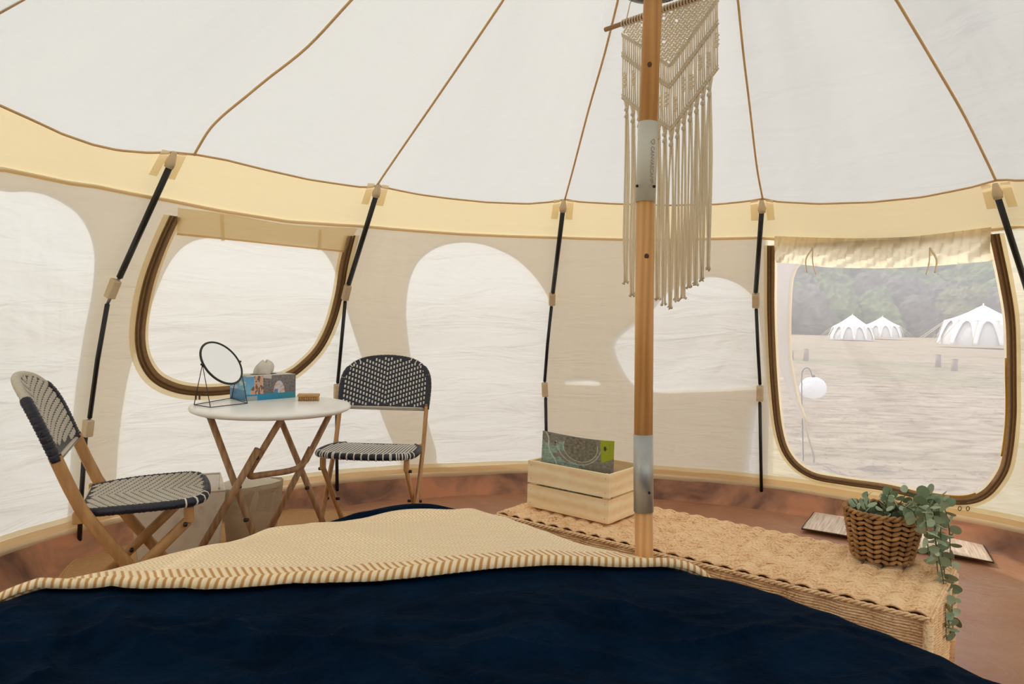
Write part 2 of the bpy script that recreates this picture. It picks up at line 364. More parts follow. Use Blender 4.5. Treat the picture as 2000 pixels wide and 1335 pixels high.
EAVE = [(0, 205), (60, 232), (120, 260), (180, 281), (230, 292), (290, 297), (335, 296), (385, 301), (440, 311), (520, 331), (600, 349), (680, 361), (710, 365), (735, 361), (765, 368), (820, 379), (880, 387), (950, 394), (1030, 397), (1080, 393), (1103, 388),
        (1130, 393), (1200, 397), (1300, 400), (1400, 398), (1460, 392), (1490, 387), (1520, 393), (1600, 397), (1700, 394), (1800, 384), (1900, 364), (1945, 351), (1965, 350), (1999, 352)]
ev = sorted([onwall(*p) for p in EAVE]); ea = np.array([e[0] for e in ev]); ez = np.array([e[1] for e in ev])
def zeave(az):
    a = az
    while a > 260: a -= 360
    while a < -100: a += 360
    g = 1.655 - .9 * sagf(az)
    if a < ea[0]: return lerp(ez[0], g, min(1, (ea[0] - a) / 6))
    if a > ea[-1]: return lerp(ez[-1], g, min(1, (a - ea[-1]) / 6))
    return float(np.interp(a, ea, ez))
SEAM = [(2, 328), (60, 340), (130, 355), (190, 363), (330, 390), (440, 412), (560, 431), (700, 440), (735, 443), (900, 456), (1100, 463), (1250, 467), (1480, 463), (1520, 466), (1700, 470), (1850, 461), (1940, 447), (1998, 440)]
sv = sorted([onwall(*p) for p in SEAM]); sa = np.array([e[0] for e in sv]); sz = np.array([e[1] for e in sv])
def zseam(az):
    a = az
    while a > 260: a -= 360
    while a < -100: a += 360
    if a < sa[0]: return lerp(sz[0], 1.40, min(1, (sa[0] - a) / 8))
    if a > sa[-1]: return lerp(sz[-1], 1.40, min(1, (a - sa[-1]) / 8))
    return float(np.interp(a, sa, sz))
Z0 = .10
def WV(az, v, off=0): return W(az, Z0 + (zseam(az) + .004 - Z0) * v, off)
def tov(p): return (p[0], (p[1] - Z0) / (zseam(p[0]) + .004 - Z0))
def patch(a0, a1, holes, step_a, nv, off, top=1):
    """constrained triangulation of the wall strip a0..a1 (degrees) with holes given as (az, v) loops"""
    pts = []; edges = []
    def loop(L):
        b = len(pts)
        for q in L: pts.append(Vector((q[0] / 25.0, q[1])))
        n = len(L)
        for i in range(n): edges.append((b + i, b + (i + 1) % n))
    na = max(2, int(abs(a1 - a0) / step_a))
    rect = [(lerp(a0, a1, i / na), 0) for i in range(na)] + [(a1, j / nv) for j in range(nv)] + [(lerp(a1, a0, i / na), 1) for i in range(na)] + [(a0, 1 - j / nv) for j in range(nv)]
    loop(rect)
    for h in holes: loop(h)
    for i in range(1, na):
        for j in range(1, nv): pts.append(Vector((lerp(a0, a1, i / na) / 25.0, j / nv)))
    r = delaunay_2d_cdt(pts, edges, [], 0, 1e-6)
    V, Fc = r[0], r[2]; keep = []
    lo, hi = min(a0, a1), max(a0, a1)
    for f in Fc:
        x = sum(V[i].x for i in f) / 3 * 25; y = sum(V[i].y for i in f) / 3
        if x < lo or x > hi or y < 0 or y > 1: continue
        if any(inpoly(x, y, h) for h in holes): continue
        keep.append(tuple(f))
    mb = MB(); mb.add([WV(p.x * 25, p.y, off) for p in V], keep); return mb
def inward(az, z):
    a = WV; p = W(az, z); q = W(az, z + .01); r_ = W(az + .2, z); n_ = (q - p).cross(r_ - p).normalized()
    c = Vector((CX - p.x, CY - p.y, 0)); return n_ if n_.dot(c) > 0 else -n_
def ribbon(mb, path, width, off=.004, thick=.003, shift=0.0):
    """flat strip sewn on the inner face of the wall; path = [(az, z)]"""
    P = [W(a, z) for a, z in path]; N = [inward(a, z) for a, z in path]; vs = []; m = len(P)
    for i in range(m):
        t_ = (P[min(i + 1, m - 1)] - P[max(i - 1, 0)]).normalized(); s_ = t_.cross(N[i]).normalized(); wd = width[i] if hasattr(width, '__len__') else width
        c = P[i] + s_ * shift
        for (u, d_) in ((-1, 0), (-1, 1), (1, 1), (1, 0)): vs.append(c + s_ * (u * wd / 2) + N[i] * (off + d_ * thick))
    if thick == 0:
        return mb.add([vs[i * 4 + k] for i in range(m) for k in (0, 3)], [(2 * i, 2 * i + 1, 2 * i + 3, 2 * i + 2) for i in range(m - 1)])
    fs = []
    for i in range(m - 1):
        for k in range(4): fs.append((i * 4 + k, i * 4 + (k + 1) % 4, (i + 1) * 4 + (k + 1) % 4, (i + 1) * 4 + k))
    fs += [(3, 2, 1, 0), tuple((m - 1) * 4 + k for k in range(4))]
    return mb.add(vs, fs)
def wtube(mb, path, r, off=.006, n=6): return mb.tube([W(a, z) + inward(a, z) * off for a, z in path], r, n)

# window outlines (traced on the photograph, laid on the wall)
ZIP_R = [(1506, 478), (1506, 540), (1506, 608), (1511, 733), (1522, 838), (1543, 893), (1585, 926), (1648, 939), (1731, 951), (1815, 970), (1882, 977), (1924, 964), (1954, 930), (1968, 893), (1977, 817), (1977, 733), (1975, 629), (1962, 545), (1943, 455)]
ZIP_L = [(340, 420), (313, 480), (290, 545), (276, 610), (272, 662), (281, 705), (305, 738), (345, 757), (392, 763), (440, 761), (500, 752), (560, 732), (590, 712), (622, 678), (645, 632), (661, 575), (671, 515), (685, 458)]
win_r = [tov(p) for p in wpath(ZIP_R, 5)]
# bright patches, cut as holes in an unseen cloth that shades the wall
def hole(pts, n=4): return [tov(onwall(float(p[0]), float(p[1]))) for p in cr_spline(pts, n, True)]
H0 = hole([(-150, 330), (4, 367), (60, 369), (100, 378), (140, 400), (165, 425), (183, 465), (188, 510), (182, 570), (168, 640), (155, 720), (146, 800), (140, 900), (134, 1010), (126, 1066), (60, 1088), (4, 1110), (-150, 1180), (-190, 800)])
H1 = hole([(229, 1040), (229, 960), (231, 890), (238, 817), (255, 720), (285, 630), (308, 565), (335, 508), (370, 472), (420, 460), (500, 466), (570, 472), (620, 480), (645, 505), (663, 550), (680, 610), (697, 665), (744, 805), (766, 860), (784, 912), (760, 918), (600, 938), (400, 980)])
H2 = hole([(862, 905), (849, 870), (825, 785), (803, 700), (793, 620), (797, 560), (810, 520), (830, 495), (862, 477), (905, 470), (950, 476), (1000, 498), (1040, 533), (1068, 575), (1076, 610), (1068, 690), (1062, 780), (1061, 900), (960, 905)])
H3 = hole([(1200, 660), (1262, 610), (1300, 570), (1340, 549), (1380, 537), (1415, 541), (1447, 556), (1470, 580), (1477, 610), (1482, 680), (1483, 742), (1440, 755), (1360, 759), (1290, 761), (1240, 750), (1210, 710)])
H4 = hole([(1104, 741), (1135, 738), (1166, 740), (1166, 747), (1135, 746), (1104, 745)], 2)
H5 = hole([(1455, 925), (1468, 800), (1478, 790), (1480, 850), (1479, 925)], 3)

# ------------------------------------------------------------------ walls, roof, floor
def wall(name, i0, i1, holes, mat=None, shade_layer=True, step=1.0, lholes=()):
    a0, a1 = azp(i0), azp(i1)
    o = patch(a0, a1, holes, .75, 52, 0).build(name, mat or M['wall'], None, kind='structure')
    if shade_layer:
        patch(a0, a1, list(lholes) + holes, 1.2, 30, .014).build('outer_shade_layer', M['shade_layer'], o)  # unseen close-set cloth, shaped to cast the flared awning's shade
    return o
wl = wall('wall_left', 0, 1, [], lholes=[H0, H1])
wbl = wall('wall_back_left', 1, 2, [], lholes=[H0, H1])
wb = wall('wall_back', 2, 3, [], lholes=[H1, H2])
wbr = wall('wall_back_right', 3, 4, [], lholes=[H2, H3, H4, H5])
wr = wall('wall_right', 4, 5, [win_r], M['wall_right'], False)
# the side the photograph is taken from: unseen openings added to let daylight reach camera-facing surfaces
def opening(ac, hw_, v0, v1): return [(ac - hw_, v0 + .1), (ac - hw_ * .8, v0), (ac + hw_ * .8, v0), (ac + hw_, v0 + .1), (ac + hw_, v1 - .1), (ac + hw_ * .7, v1), (ac - hw_ * .7, v1), (ac - hw_, v1 - .1)]
OPEN = [opening(azp(7.5), 11.5, .04, .84), opening(azp(8.5), 11.5, .04, .84), opening(azp(9.5), 11.5, .10, .80), opening(azp(11.4), 9, .2, .80)]
wf = patch(azp(5), azp(12), OPEN, 2.5, 20, 0).build('wall_front', M['wall_front'], None, kind='structure')
WALLS = [(wl, 0, 1), (wbl, 1, 2), (wb, 2, 3), (wbr, 3, 4), (wr, 4, 5), (wf, 5, 12)]
# eave band: a second strip of yellower cloth above the stitched seam
for o, i0, i1 in WALLS:
    a0, a1 = azp(i0), azp(i1); n = int((a0 - a1) / 1.0)
    mb = MB(); mb.grid(lambda u, v: W(lerp(a0, a1, u), lerp(zseam(lerp(a0, a1, u)) - .002, zeave(lerp(a0, a1, u)), v), .008), n + 1, 8); mb.build('eave_band', M['band'], o)
    az = [lerp(a0, a1, k / (n * 1.0)) for k in range(n + 1)]
    wtube(MB(), [(a, zeave(a)) for a in az], .0045, .004).build('eave_piping', M['tan'], o)
    ribbon(MB(), [(a, zseam(a)) for a in az], .011, .010, 0).build('seam_tape', M['tan_seam'], o)
    for nm, za, wd, mt, of in (('hem_tape', .168, .022, 'cream_tape', .006), ('hem_tape', .142, .030, 'tan_seam', .010), ('hem_tape', .114, .026, 'cream_tape', .014)):
        ribbon(MB(), [(a, za + .004 * noise.noise(Vector((a * .21, za * 9, 0)))) for a in az], wd, of, 0).build(nm, M[mt], o)
# roof
H_AP = 2.72
def RF(az, t):
    r0 = prof(zeave(az)) - sagf(az); z0 = zeave(az); a = math.radians(az)
    r = lerp(r0, .06, t); z = lerp(z0, H_AP, t) - sagf(az) * 1.0 * 4 * t * (1 - t) + .02 * math.sin(PI * t) + min(1, t * 8) * (1 - t) * (.014 * noise.noise(Vector((az * .16, t * 2.2, 0))) + .006 * noise.noise(Vector((az * .5 + t * 2, t * 3, 4))))
    return Vector((CX + r * math.cos(a), CY + r * math.sin(a), z))
ceil_ = empty('ceiling', (CX, CY, H_AP), kind='structure')
for i in range(12):
    a0, a1 = azp(i), azp(i + 1)
    MB().grid(lambda u, v: RF(lerp(a0, a1, u), v), 31, 34).build('roof_panel', M['roof'], ceil_)
_rv = []; _rn = 240; _rm = 40
for j in range(_rm):
    for i in range(_rn): _rv.append(RF(360.0 * i / _rn, j / (_rm - 1)))
_rf = [(j * _rn + i, j * _rn + (i + 1) % _rn, (j + 1) * _rn + (i + 1) % _rn, (j + 1) * _rn + i) for j in range(_rm - 1) for i in range(_rn)]
rbvh = BVHTree.FromPolygons([tuple(v) for v in _rv], _rf)
def onroof(px, py):
    h = rbvh.ray_cast(CAM, ray(px, py).normalized()); return h[0]
ROPES = [[(378, 300), (388, 282), (408, 250), (435, 222), (480, 185), (520, 152), (600, 88), (682, 0)], [(735, 361), (752, 335), (800, 265), (860, 178), (920, 90), (980, 1)], [(1103, 388), (1120, 325), (1150, 210), (1180, 105), (1206, 1)],
         [(1490, 387), (1478, 320), (1464, 200), (1452, 100), (1442, 1)], [(1946, 350), (1925, 305), (1880, 215), (1822, 115), (1755, 2)]]
for k, rp in enumerate(ROPES):
    P = [onroof(*map(float, q)) for q in cr_spline(rp, 5)]; last = P[-1]; ap = Vector((CX, CY, H_AP - .02))
    P = [p_ - Vector((0, 0, .006)) + (Vector((CX, CY, 0)) - Vector((p_.x, p_.y, 0))).normalized() * .003 for p_ in P] + [lerp(last, ap, q / 8) - Vector((0, 0, .006)) for q in range(1, 9)]
    MB().tube(P, .0048, 6).build('roof_piping', M['tan'], ceil_)
for i in (0, 6, 7, 8, 9, 10, 11):
    MB().tube([RF(azp(i), t_ / 12) - Vector((0, 0, .005)) for t_ in range(13)], .005, 6).build('roof_piping', M['tan'], ceil_)
# groundsheet
def FL(u, v):
    a = 2 * PI * u; r = 2.36 * v; z = .004 * noise.noise(Vector((r * math.cos(a) * 2.2, r * math.sin(a) * 2.2, 0))) + .003 * noise.noise(Vector((r * math.cos(a) * 7, r * math.sin(a) * 7, 3)))
    return Vector((CX + r * math.cos(a), CY + r * math.sin(a), z - .004))
fl = MB().grid(FL, 240, 50, True).build('floor', M['floor'], None, kind='structure')
def FE(u, v):
    az = 360 * u; a = math.radians(az); q = noise.noise(Vector((math.cos(a) * 9, math.sin(a) * 9, v * 1.4))); q2 = noise.noise(Vector((math.cos(a) * 26, math.sin(a) * 26, v * 2)))
    e = math.sin(PI * min(1, v)); r = lerp(2.335, prof(.12) - sagf(az) - .004, v ** .75) + (.022 * q + .010 * q2) * e - .012 * e
    z = .0 + .118 * v ** 1.6 + (.010 * q2 + .016 * q) * e
    return Vector((CX + r * math.cos(a), CY + r * math.sin(a), z - .012 * (1 - v)))
MB().grid(FE, 720, 9, True).build('groundsheet_edge', M['floor_edge'], fl)

# ------------------------------------------------------------------ window_1: zipped canvas window (left); window_2: open mesh window (right)
w1 = empty('window_1', W(azp(1) - 15, .9), kind='structure')
path = wpath(ZIP_L, 6)
ribbon(MB(), path, .082, .004, 0, .004).build('window_facing', M['cream_tape'], w1)
ribbon(MB(), path, .044, .006, .003).build('zipper_tape', M['zip'], w1)
ribbon(MB(), path, .008, .009, .004).build('zipper_teeth', M['zip_teeth'], w1)
ribbon(MB(), path, .003, .009, .002, .017).build('zipper_stitching', M['zip_teeth'], w1)
fp = [(345, 402), (450, 416), (560, 435), (697, 443)]; fq = [(343, 453), (450, 464), (560, 476), (672, 488)]
A = wpath(fp, 8); B = wpath(fq, 8)
mb = MB(); mb.grid(lambda u, v: (lambda i: W(*[lerp(A[i][k], B[i][k], v) for k in (0, 1)]) + inward(*A[i]) * .012)(min(len(A) - 1, round(u * (len(A) - 1)))), len(A), 6); mb.build('window_valance', M['flap'], w1)
ribbon(MB(), B, .010, .014, 0).build('valance_hem', M['tan_seam'], w1)
for a_, b_, c_ in (((431, 415), (432, 440), (433, 466)), ((622, 445), (622, 465), (620, 484))):
    ribbon(MB(), wpath([a_, b_, c_], 2), .016, .016, 0).build('toggle_strap', M['cream_tape'], w1)
for dx in (0, 7):
    q = onwall(380 + dx, 772); n_ = inward(*q); P0 = W(*q) + n_ * .014; MB().box(P0, (.008, .004, .03)).build('zipper_pull', M['zip_teeth'], w1, bevel=.001)
w2 = empty('window_2', W(azp(4) - 15, .8), kind='structure')
pr = wpath(ZIP_R, 6)
wdt = [.056 * (.85 + .15 * min(1, i / 20)) for i in range(len(pr))]
ribbon(MB(), pr, .066, .004, 0, .002).build('window_facing', M['cream_tape'], w2)
ribbon(MB(), pr, .038, .006, .003).build('zipper_tape', M['zip'], w2)
ribbon(MB(), pr, .008, .009, .004).build('zipper_teeth', M['zip_teeth'], w2)
ribbon(MB(), pr, .003, .009, .002, .015).build('zipper_stitching', M['zip_teeth'], w2)
np_ = len(pr); ribbon(MB(), pr[int(np_ * .50):int(np_ * .60)], .009, .005, .003, -.022).build('yellow_edge', M['yellow_strip'], w2)  # short yellow strips along one side of the zipper
ribbon(MB(), pr[int(np_ * .72):int(np_ * .86)], .009, .005, .003, -.022).build('yellow_edge', M['yellow_strip'], w2)
wp = [(p[0], p[1]) for p in pr]
zt = [(a, zseam(a)) for a in np.linspace(pr[-1][0], pr[0][0], 14)]
net_loop = [tov(p) for p in wp]
a_hi, a_lo = azp(4) - .2, azp(5) + .2
pts = [Vector((p[0] / 25, p[1])) for p in net_loop]; n0 = len(pts); ed = [(i, (i + 1) % n0) for i in range(n0)]
for i in range(1, 30):
    for j in range(1, 30):
        x, y = lerp(a_lo, a_hi, i / 30), j / 30
        if inpoly(x, y, net_loop): pts.append(Vector((x / 25, y)))
r_ = delaunay_2d_cdt(pts, ed, [], 0, 1e-6); V = r_[0]
fs = [tuple(f) for f in r_[2] if inpoly(sum(V[i].x for i in f) / 3 * 25, sum(V[i].y for i in f) / 3, net_loop)]
MB().add([WV(p.x * 25, p.y, 0) for p in V], fs).build('insect_mesh', M['net'], w2)
for dx in (0, 16):
    q = onwall(1876 + dx, 991); n_ = inward(*q); MB().tube([W(*q) + n_ * .016 + Vector((.008 * math.cos(k * PI / 4), 0, .011 * math.sin(k * PI / 4))) for k in range(8)], .002, 5, True).build('zipper_pull', M['zip_teeth'], w2)
q = onwall(1884, 980); MB().box(W(*q) + inward(*q) * .014, (.034, .008, .012)).build('zipper_slider', M['zip_teeth'], w2, bevel=.002)
# rolled window flap hanging inside the top of the opening
A = wpath([(1514, 458), (1600, 461), (1700, 462), (1800, 457), (1938, 440)], 8); B = wpath([(1518, 510), (1560, 513), (1620, 519), (1700, 521), (1760, 520), (1830, 516), (1942, 506)], 5); nA = len(A) - 1
def FR(u, v):
    i = u * nA; a = A[min(nA, int(round(i)))]; b = B[int(round(u * (len(B) - 1)))]
    p = W(lerp(a[0], b[0], v), lerp(a[1], b[1], v)); n_ = inward(*a)
    bulge = .034 * math.sin(PI * min(1, v * 1.0)) ** .6 if 0 < v < 1 else 0
    fold = .006 * math.sin(u * 60 + v * 9) + .008 * noise.noise(Vector((u * 14 + v * 3, v * 2.5, 2)))
    return p + n_ * (.012 + bulge + fold * math.sin(PI * v))
MB().grid(FR, 90, 14).build('rolled_flap', M['flap'], w2)
for X, sgn in ((1594, -1), (1822, 1)):
    for (a_, b_, c_) in (((X, 470), (X, 498), (X - 6 * sgn, 520)), ((X, 470), (X + sgn * 13, 492), (X + sgn * 11, 517))):
        P = [W(*q) + inward(*q) * .062 for q in wpath([a_, b_, c_], 4)]; MB().tube(P, .0060, 6, flat=.5).build('flap_tie', M['macrame'], w2)

# ------------------------------------------------------------------ flared outer awning leg seen through the mesh, pegged to the ground
E0 = W(azp(4), 1.60, .02); tip = at(1573, 827, 5.25)
def leg3(px, py):
    f_ = max(0, min(1, (py - 480) / (827 - 480))); return at(px, py, lerp(4.05, 5.25, f_))
Lp = [(1500, 470), (1504, 560), (1510, 640), (1518, 700), (1533, 745), (1550, 785), (1567, 818)]; Rp = [(1575, 500), (1549, 535), (1543, 600), (1543, 684), (1550, 735), (1560, 780), (1575, 822)]
LL = cr_spline(Lp, 6); RR = cr_spline(Rp, 6)
def LG(u, v):
    q = int(round(v * (len(LL) - 1))); return leg3(lerp(float(LL[q][0]), float(RR[q][0]), u), lerp(float(LL[q][1]), float(RR[q][1]), u))
al = MB().grid(LG, 7, len(LL)).build('awning_leg', M['far_canvas'], wr, solid=.004)
MB().tube([LG(1, k / 20) for k in range(21)], .010, 6).build('awning_hem', M['cream_tape'], wr)
gp = onz(1590, 897, .0)
MB().tube([leg3(1571, 820), lerp(leg3(1571, 820), gp, .5), gp + Vector((0, 0, .03))], .008, 6).build('awning_strap', M['rope'], wr)
MB().tube([gp + Vector((0, 0, .07)), gp - Vector((0, 0, .05))], .006, 6).build('ground_peg', M['steel'], wr)

# ------------------------------------------------------------------ tent poles along the wall
POLES = {1: [[(328, 313), (228, 535)], [(222, 541), (208, 578)], [(204, 590), (184, 700), (168, 813)], [(167, 817), (164, 850)], [(160, 850), (153, 960), (147, 1088)]],
         2: [[(733, 373), (679, 549)], [(678, 552), (671, 582)], [(672, 585), (663, 680), (657, 745)], [(657, 748), (656, 778)], [(655, 780), (655, 880), (656, 984)]],
         3: [[(1099, 403), (1079, 566)], [(1078, 569), (1077, 593)], [(1076, 596), (1068, 670), (1063, 742)], [(1063, 745), (1064, 772)], [(1065, 775), (1066, 850), (1068, 948)]],
         4: [[(1489, 404), (1477, 565)], [(1477, 569), (1477, 597)], [(1478, 600), (1481, 680), (1485, 748)], [(1485, 751), (1485, 780)], [(1485, 783), (1486, 870), (1488, 958)]]}
LAB = {0: 'black tent pole outside the left edge of the view', 1: 'black tent pole with cream sleeves nearest the left folding chair', 2: 'black tent pole with cream sleeves behind the round table and right chair',
       3: 'black tent pole running down behind the pine crate', 4: 'black tent pole with cream sleeves just left of the mesh window', 5: 'short slanting stretch of black tent pole right of the mesh window'}
WO = {0: wl, 1: wbl, 2: wb, 3: wbr, 4: wr, 5: wr}
for i in range(6):
    if i == 0: continue
    if i in POLES:
        segs = [[onwall(*p) for p in s_] for s_ in POLES[i]]
    else:
        def zs(z0, z1): return [(azp(i), z) for z in np.linspace(z0, z1, 4)]
        segs = [zs(1.60, 1.2), zs(1.19, 1.1), zs(1.09, .70), zs(.69, .6), zs(.59, .02)]
        if i == 5:
            a0_, a1_ = onwall(1951, 374), onwall(1998, 522); segs[0] = [a0_, a1_]; segs[1] = [(a1_[0], z) for z in (1.3, 1.2)]
            segs[0].append((a1_[0] + (a1_[0] - a0_[0]) * .4, 1.2)); segs[1] = zs(1.19, 1.1)
    def P3(q, off=.022): return W(q[0], q[1]) + inward(*q) * off
    base = P3(segs[-1][-1]); base.z = 0.02
    pole = empty('tent_pole', base, label=LAB[i], cat='tent pole', group='black wall poles')
    up_ = [P3(q) for q in segs[0]]; 
    MB().tube(up_, [.0125] * len(up_), 10).build('upper_rod', M['black_rod'], pole)
    j0 = P3(segs[0][-1]); j1 = P3(segs[2][0]); MB().tube([j0, j1], .0065, 8).build('ferrule', M['steel'], pole)
    MB().tube([P3(q) for q in segs[2]], .0095, 10).build('middle_rod', M['black_rod'], pole)
    MB().tube([P3(segs[2][-1]), P3(segs[4][0])], .0065, 8).build('ferrule', M['steel'], pole)
    lo = [P3(q) for q in segs[4]]; MB().tube(lo, .0095, 10).build('lower_rod', M['black_rod'], pole)
    ww = WO[i]
    for s_ in (segs[1], segs[3]):
        ribbon(MB(), [s_[0], s_[-1]], .036, .004, .032).build('pole_sleeve', M['sleeve'], ww, bevel=.005)
    tq = segs[0][0]
    for k, dx in enumerate((-1, 1)):
        ribbon(MB(), [(tq[0] + dx * 1.1, tq[1] + .035), (tq[0] + dx * 1.15, tq[1] - .055)], .036, .011, 0).build('pole_patch', M['cream_tape'], ww)
    MB().tube([W(tq[0], tq[1] + .035) + inward(*tq) * .012, P3(tq, .016), W(tq[0], tq[1] - .015) + inward(*tq) * .020], [.010, .020, .017], 10).build('pole_cup', M['sleeve'], ww)
    MB().tube([base + Vector((0, 0, -.015)), base + Vector((0, 0, .015)), base + Vector((0, 0, .045))], [.030, .026, .017], 8).build('foot_pocket', M['floor_edge'], ww)

# ------------------------------------------------------------------ centre pole
def pt_pole(x, y): return at(x, y, 1.92)
nodes = [(1277, -60), (1275, 2), (1266, 240), (1260, 395), (1256.5, 848), (1257, 998), (1258, 1075)]
PP = [pt_pole(*n_) for n_ in nodes]
b0 = PP[-1].copy(); d_ = (PP[-1] - PP[-2]).normalized(); b0 = PP[-1] + d_ * ((0.0 - PP[-1].z) / d_.z)
topd = (PP[1] - PP[2]).normalized(); apx = PP[2] + topd * ((2.64 - PP[2].z) / topd.z)
cpo = empty('centre_pole', b0, label='round pine tent pole with two metal sleeves standing behind the bed', cat='tent pole')
MB().tube([PP[2] + (PP[2] - PP[3]).normalized() * -.02, apx], .0245, 24).build('upper_shaft', M['pine'], cpo)
MB().tube([PP[3] + (PP[2] - PP[3]) * .02, PP[4] + (PP[4] - PP[3]) * .02], .0245, 24).build('middle_shaft', M['pine'], cpo)
MB().tube([PP[5] + (PP[4] - PP[5]) * .05, b0], .0240, 24).build('lower_shaft', M['pine'], cpo)
s1 = MB().tube([PP[2], PP[3]], .0262, 28).build('upper_sleeve', M['white_sleeve'], cpo, label='pale sleeve with faint vertical lettering')
MB().tube([PP[4], PP[5]], .0262, 28).build('lower_sleeve', M['aluminium'], cpo, label='bare aluminium sleeve')
def on_pole(px, py, r): return at(px, py, 1.92 - r)
for px, py, rr in ((1269, 126, .0245), (1263, 500, .0245)):
    c = on_pole(px, py, rr - .0006); MB().ell(c, (.0065, 0, 0), (0, .0012, 0), (0, 0, .0075), 10, 6).build('knot', M['knot'], cpo)
for px, py in ((1244.5, 363), (1268, 962), (1278, 364)):
    c = on_pole(px, py, .024); MB().ell(c, (.004, 0, 0), (0, .004, 0), (0, 0, .004), 8, 6).build('rivet', M['dark'], cpo)
# lettering down the sleeve
axd = (PP[3] - PP[2]).normalized(); a_top = PP[2] + (PP[3] - PP[2]) * ((281 - 240) / 155)
vd = (CAM - PP[2]); vd = (vd - axd * vd.dot(axd)).normalized(); sd = axd.cross(vd).normalized()
if sd.x < 0: sd = -sd
phi = math.radians(33)
nrm = vd * math.cos(phi) + sd * math.sin(phi); tan_ = -vd * math.sin(phi) + sd * math.cos(phi)
fc = bpy.data.curves.new('lettering', 'FONT'); fc.body = 'CANVASCAMP'; fc.size = .0150; fc.extrude = .0003; fc.space_character = .98
fo = bpy.data.objects.new('lettering', fc); col.objects.link(fo); fc.materials.append(M['letter'])
org = a_top + nrm * .0267 + axd * .012 - tan_ * .005
mw = Matrix.Identity(4)
for r_i in range(3): mw[r_i][0] = axd[r_i]; mw[r_i][1] = tan_[r_i]; mw[r_i][2] = nrm[r_i] if axd.cross(tan_).dot(nrm) > 0 else -nrm[r_i]
if axd.cross(tan_).dot(nrm) < 0:
    org = org + tan_ * .012
    for r_i in range(3): mw[r_i][1] = -tan_[r_i]; mw[r_i][2] = nrm[r_i]
bpy.context.view_layer.update(); fm = bpy.data.meshes.new_from_object(fo); bpy.data.objects.remove(fo); fo = bpy.data.objects.new('lettering', fm); col.objects.link(fo)
fo.parent = cpo; mw.translation = org - Vector(cpo.location); fo.matrix_local = mw
# heart-like emblem ring before the word
ec = a_top + nrm * .0266 + axd * .0; P = []
for k in range(20):
    th = 2 * PI * k / 20; hx = 16 * math.sin(th) ** 3; hy = 13 * math.cos(th) - 5 * math.cos(2 * th) - 2 * math.cos(3 * th) - math.cos(4 * th)
    P.append(ec + axd * (hx * .00042) + tan_ * (hy * .00042))
MB().tube(P, .0006, 4, True).build('emblem', M['letter'], cpo)
# black dish on the pole
hc = at(1277, -14, 1.92)
hub = MB().lathe([(.026, .0), (.030, -.004), (.060, -.001), (.082, .004), (.087, .010), (.087, .016), (.080, .020), (.026, .026)], hc, 48).build('pole_collar_dish', M['black_gloss'], None)
tag(hub, 'black round dish-shaped fitting high on the centre pole', 'pole fitting')

# ------------------------------------------------------------------ macrame hanging
DL = at(1182, 58, 2.20); zdw = DL.z
rr = ray(1412, -21); DR = CAM + rr * ((zdw - CZ) / rr.z)
du = (DR - DL).normalized(); mn = du.cross(Vector((0, 0, 1))).normalized()
if mn.dot(CAM - DL) < 0: mn = -mn
mac = empty('macrame_hanging', (DL + DR) / 2, label='cream knotted macrame wall hanging with long fringe on a wooden dowel', cat='wall hanging')
MB().tube([DL, lerp(DL, DR, .5) + Vector((0, 0, .001)), DR + du * .03], .0068, 12).build('dowel', M['dowel'], mac)
def mp_(px, py, o=0): return onplane(px, py, DL, mn) + mn * o
def yv(xs, x): return float(np.interp(x, [p[0] for p in xs], [p[1] for p in xs]))
TOPL = [(1216, 47), (1258, 33), (1312, 14), (1406, -20)]
V1 = [(1216, 66), (1254, 88), (1309, 127), (1403, -4)]
V2 = [(1216, 104), (1254, 132), (1309, 166), (1403, 40)]
V3 = [(1214, 184), (1254, 214), (1312, 248), (1403, 128)]
TIP = [(1216, 542), (1240, 575), (1300, 596), (1335, 586), (1362, 552), (1394, 520)]
# larks-head loops on the dowel
mb = MB(); x = 1217
L_ = (DR - DL).length
s0 = (mp_(1217, 47) - DL).dot(du); n_l = 34
for k in range(n_l):
    c = DL + du * lerp(s0, L_ * .985, k / (n_l - 1)); a = du * .0042; 
    P = [c + du * (.0012 * math.sin(th)) + mn * (.0092 * math.cos(th)) + Vector((0, 0, .0092 * math.sin(th))) for th in [2 * PI * q / 10 for q in range(10)]]
    mb.tube(P, .0024, 5, True)
mb.build('dowel_loops', M['macrame'], mac, kind='stuff')
# dense knotted field
mb = MB(); random.seed(3)
row = 0; yy = -22
for row in range(34):
    yy = -20 + row * 4.6
    for k in range(34):
        x = 1219 + k * 5.55 + (2.7 if row % 2 else 0)
        if x > 1404: continue
        yt = yv(TOPL, x) + 7; yb = yv(V1, x) - 2
        if yy < yt or yy > yb: continue
        if random.random() < .012: continue
        c = mp_(x, yy, random.uniform(-.0006, .0008)); 
        tl = Vector((0, 0, 1)) * .0014 * (1 if (k + row) % 2 else -1)
        mb.ell(c, du * .0050 + tl, mn * .0036, Vector((0, 0, 1)) * .0036, 5, 4)
mb.build('knotted_field', M['macrame'], mac, kind='stuff')
# knotted diagonal bands
for Vk, wd in ((V1, 6), (V2, 9), (V3, 9)):
    mb = MB()
    for r_ in (0, 1) if wd > 6 else (0,):
        for k in range(52):
            x = lerp(1217, 1402, k / 51); y = yv(Vk, x) + r_ * 6.0 + (0 if wd > 6 else 1)
            sl = 1 if x > 1310 else -1
            c = mp_(x, y, .002); e = (mp_(x + 3.2, y - 4.5 * sl, .002) - c)
            mb.tube([c - e * .55, c + mn * .0018, c + e * .55], [.0020, .0034, .0020], 5)
    P = [mp_(x, yv(Vk, x) + 4, 0) for x in np.linspace(1216, 1403, 30)]
    mb.tube(P, .0042, 6); mb.build('knotted_band', M['macrame'], mac, kind='stuff')
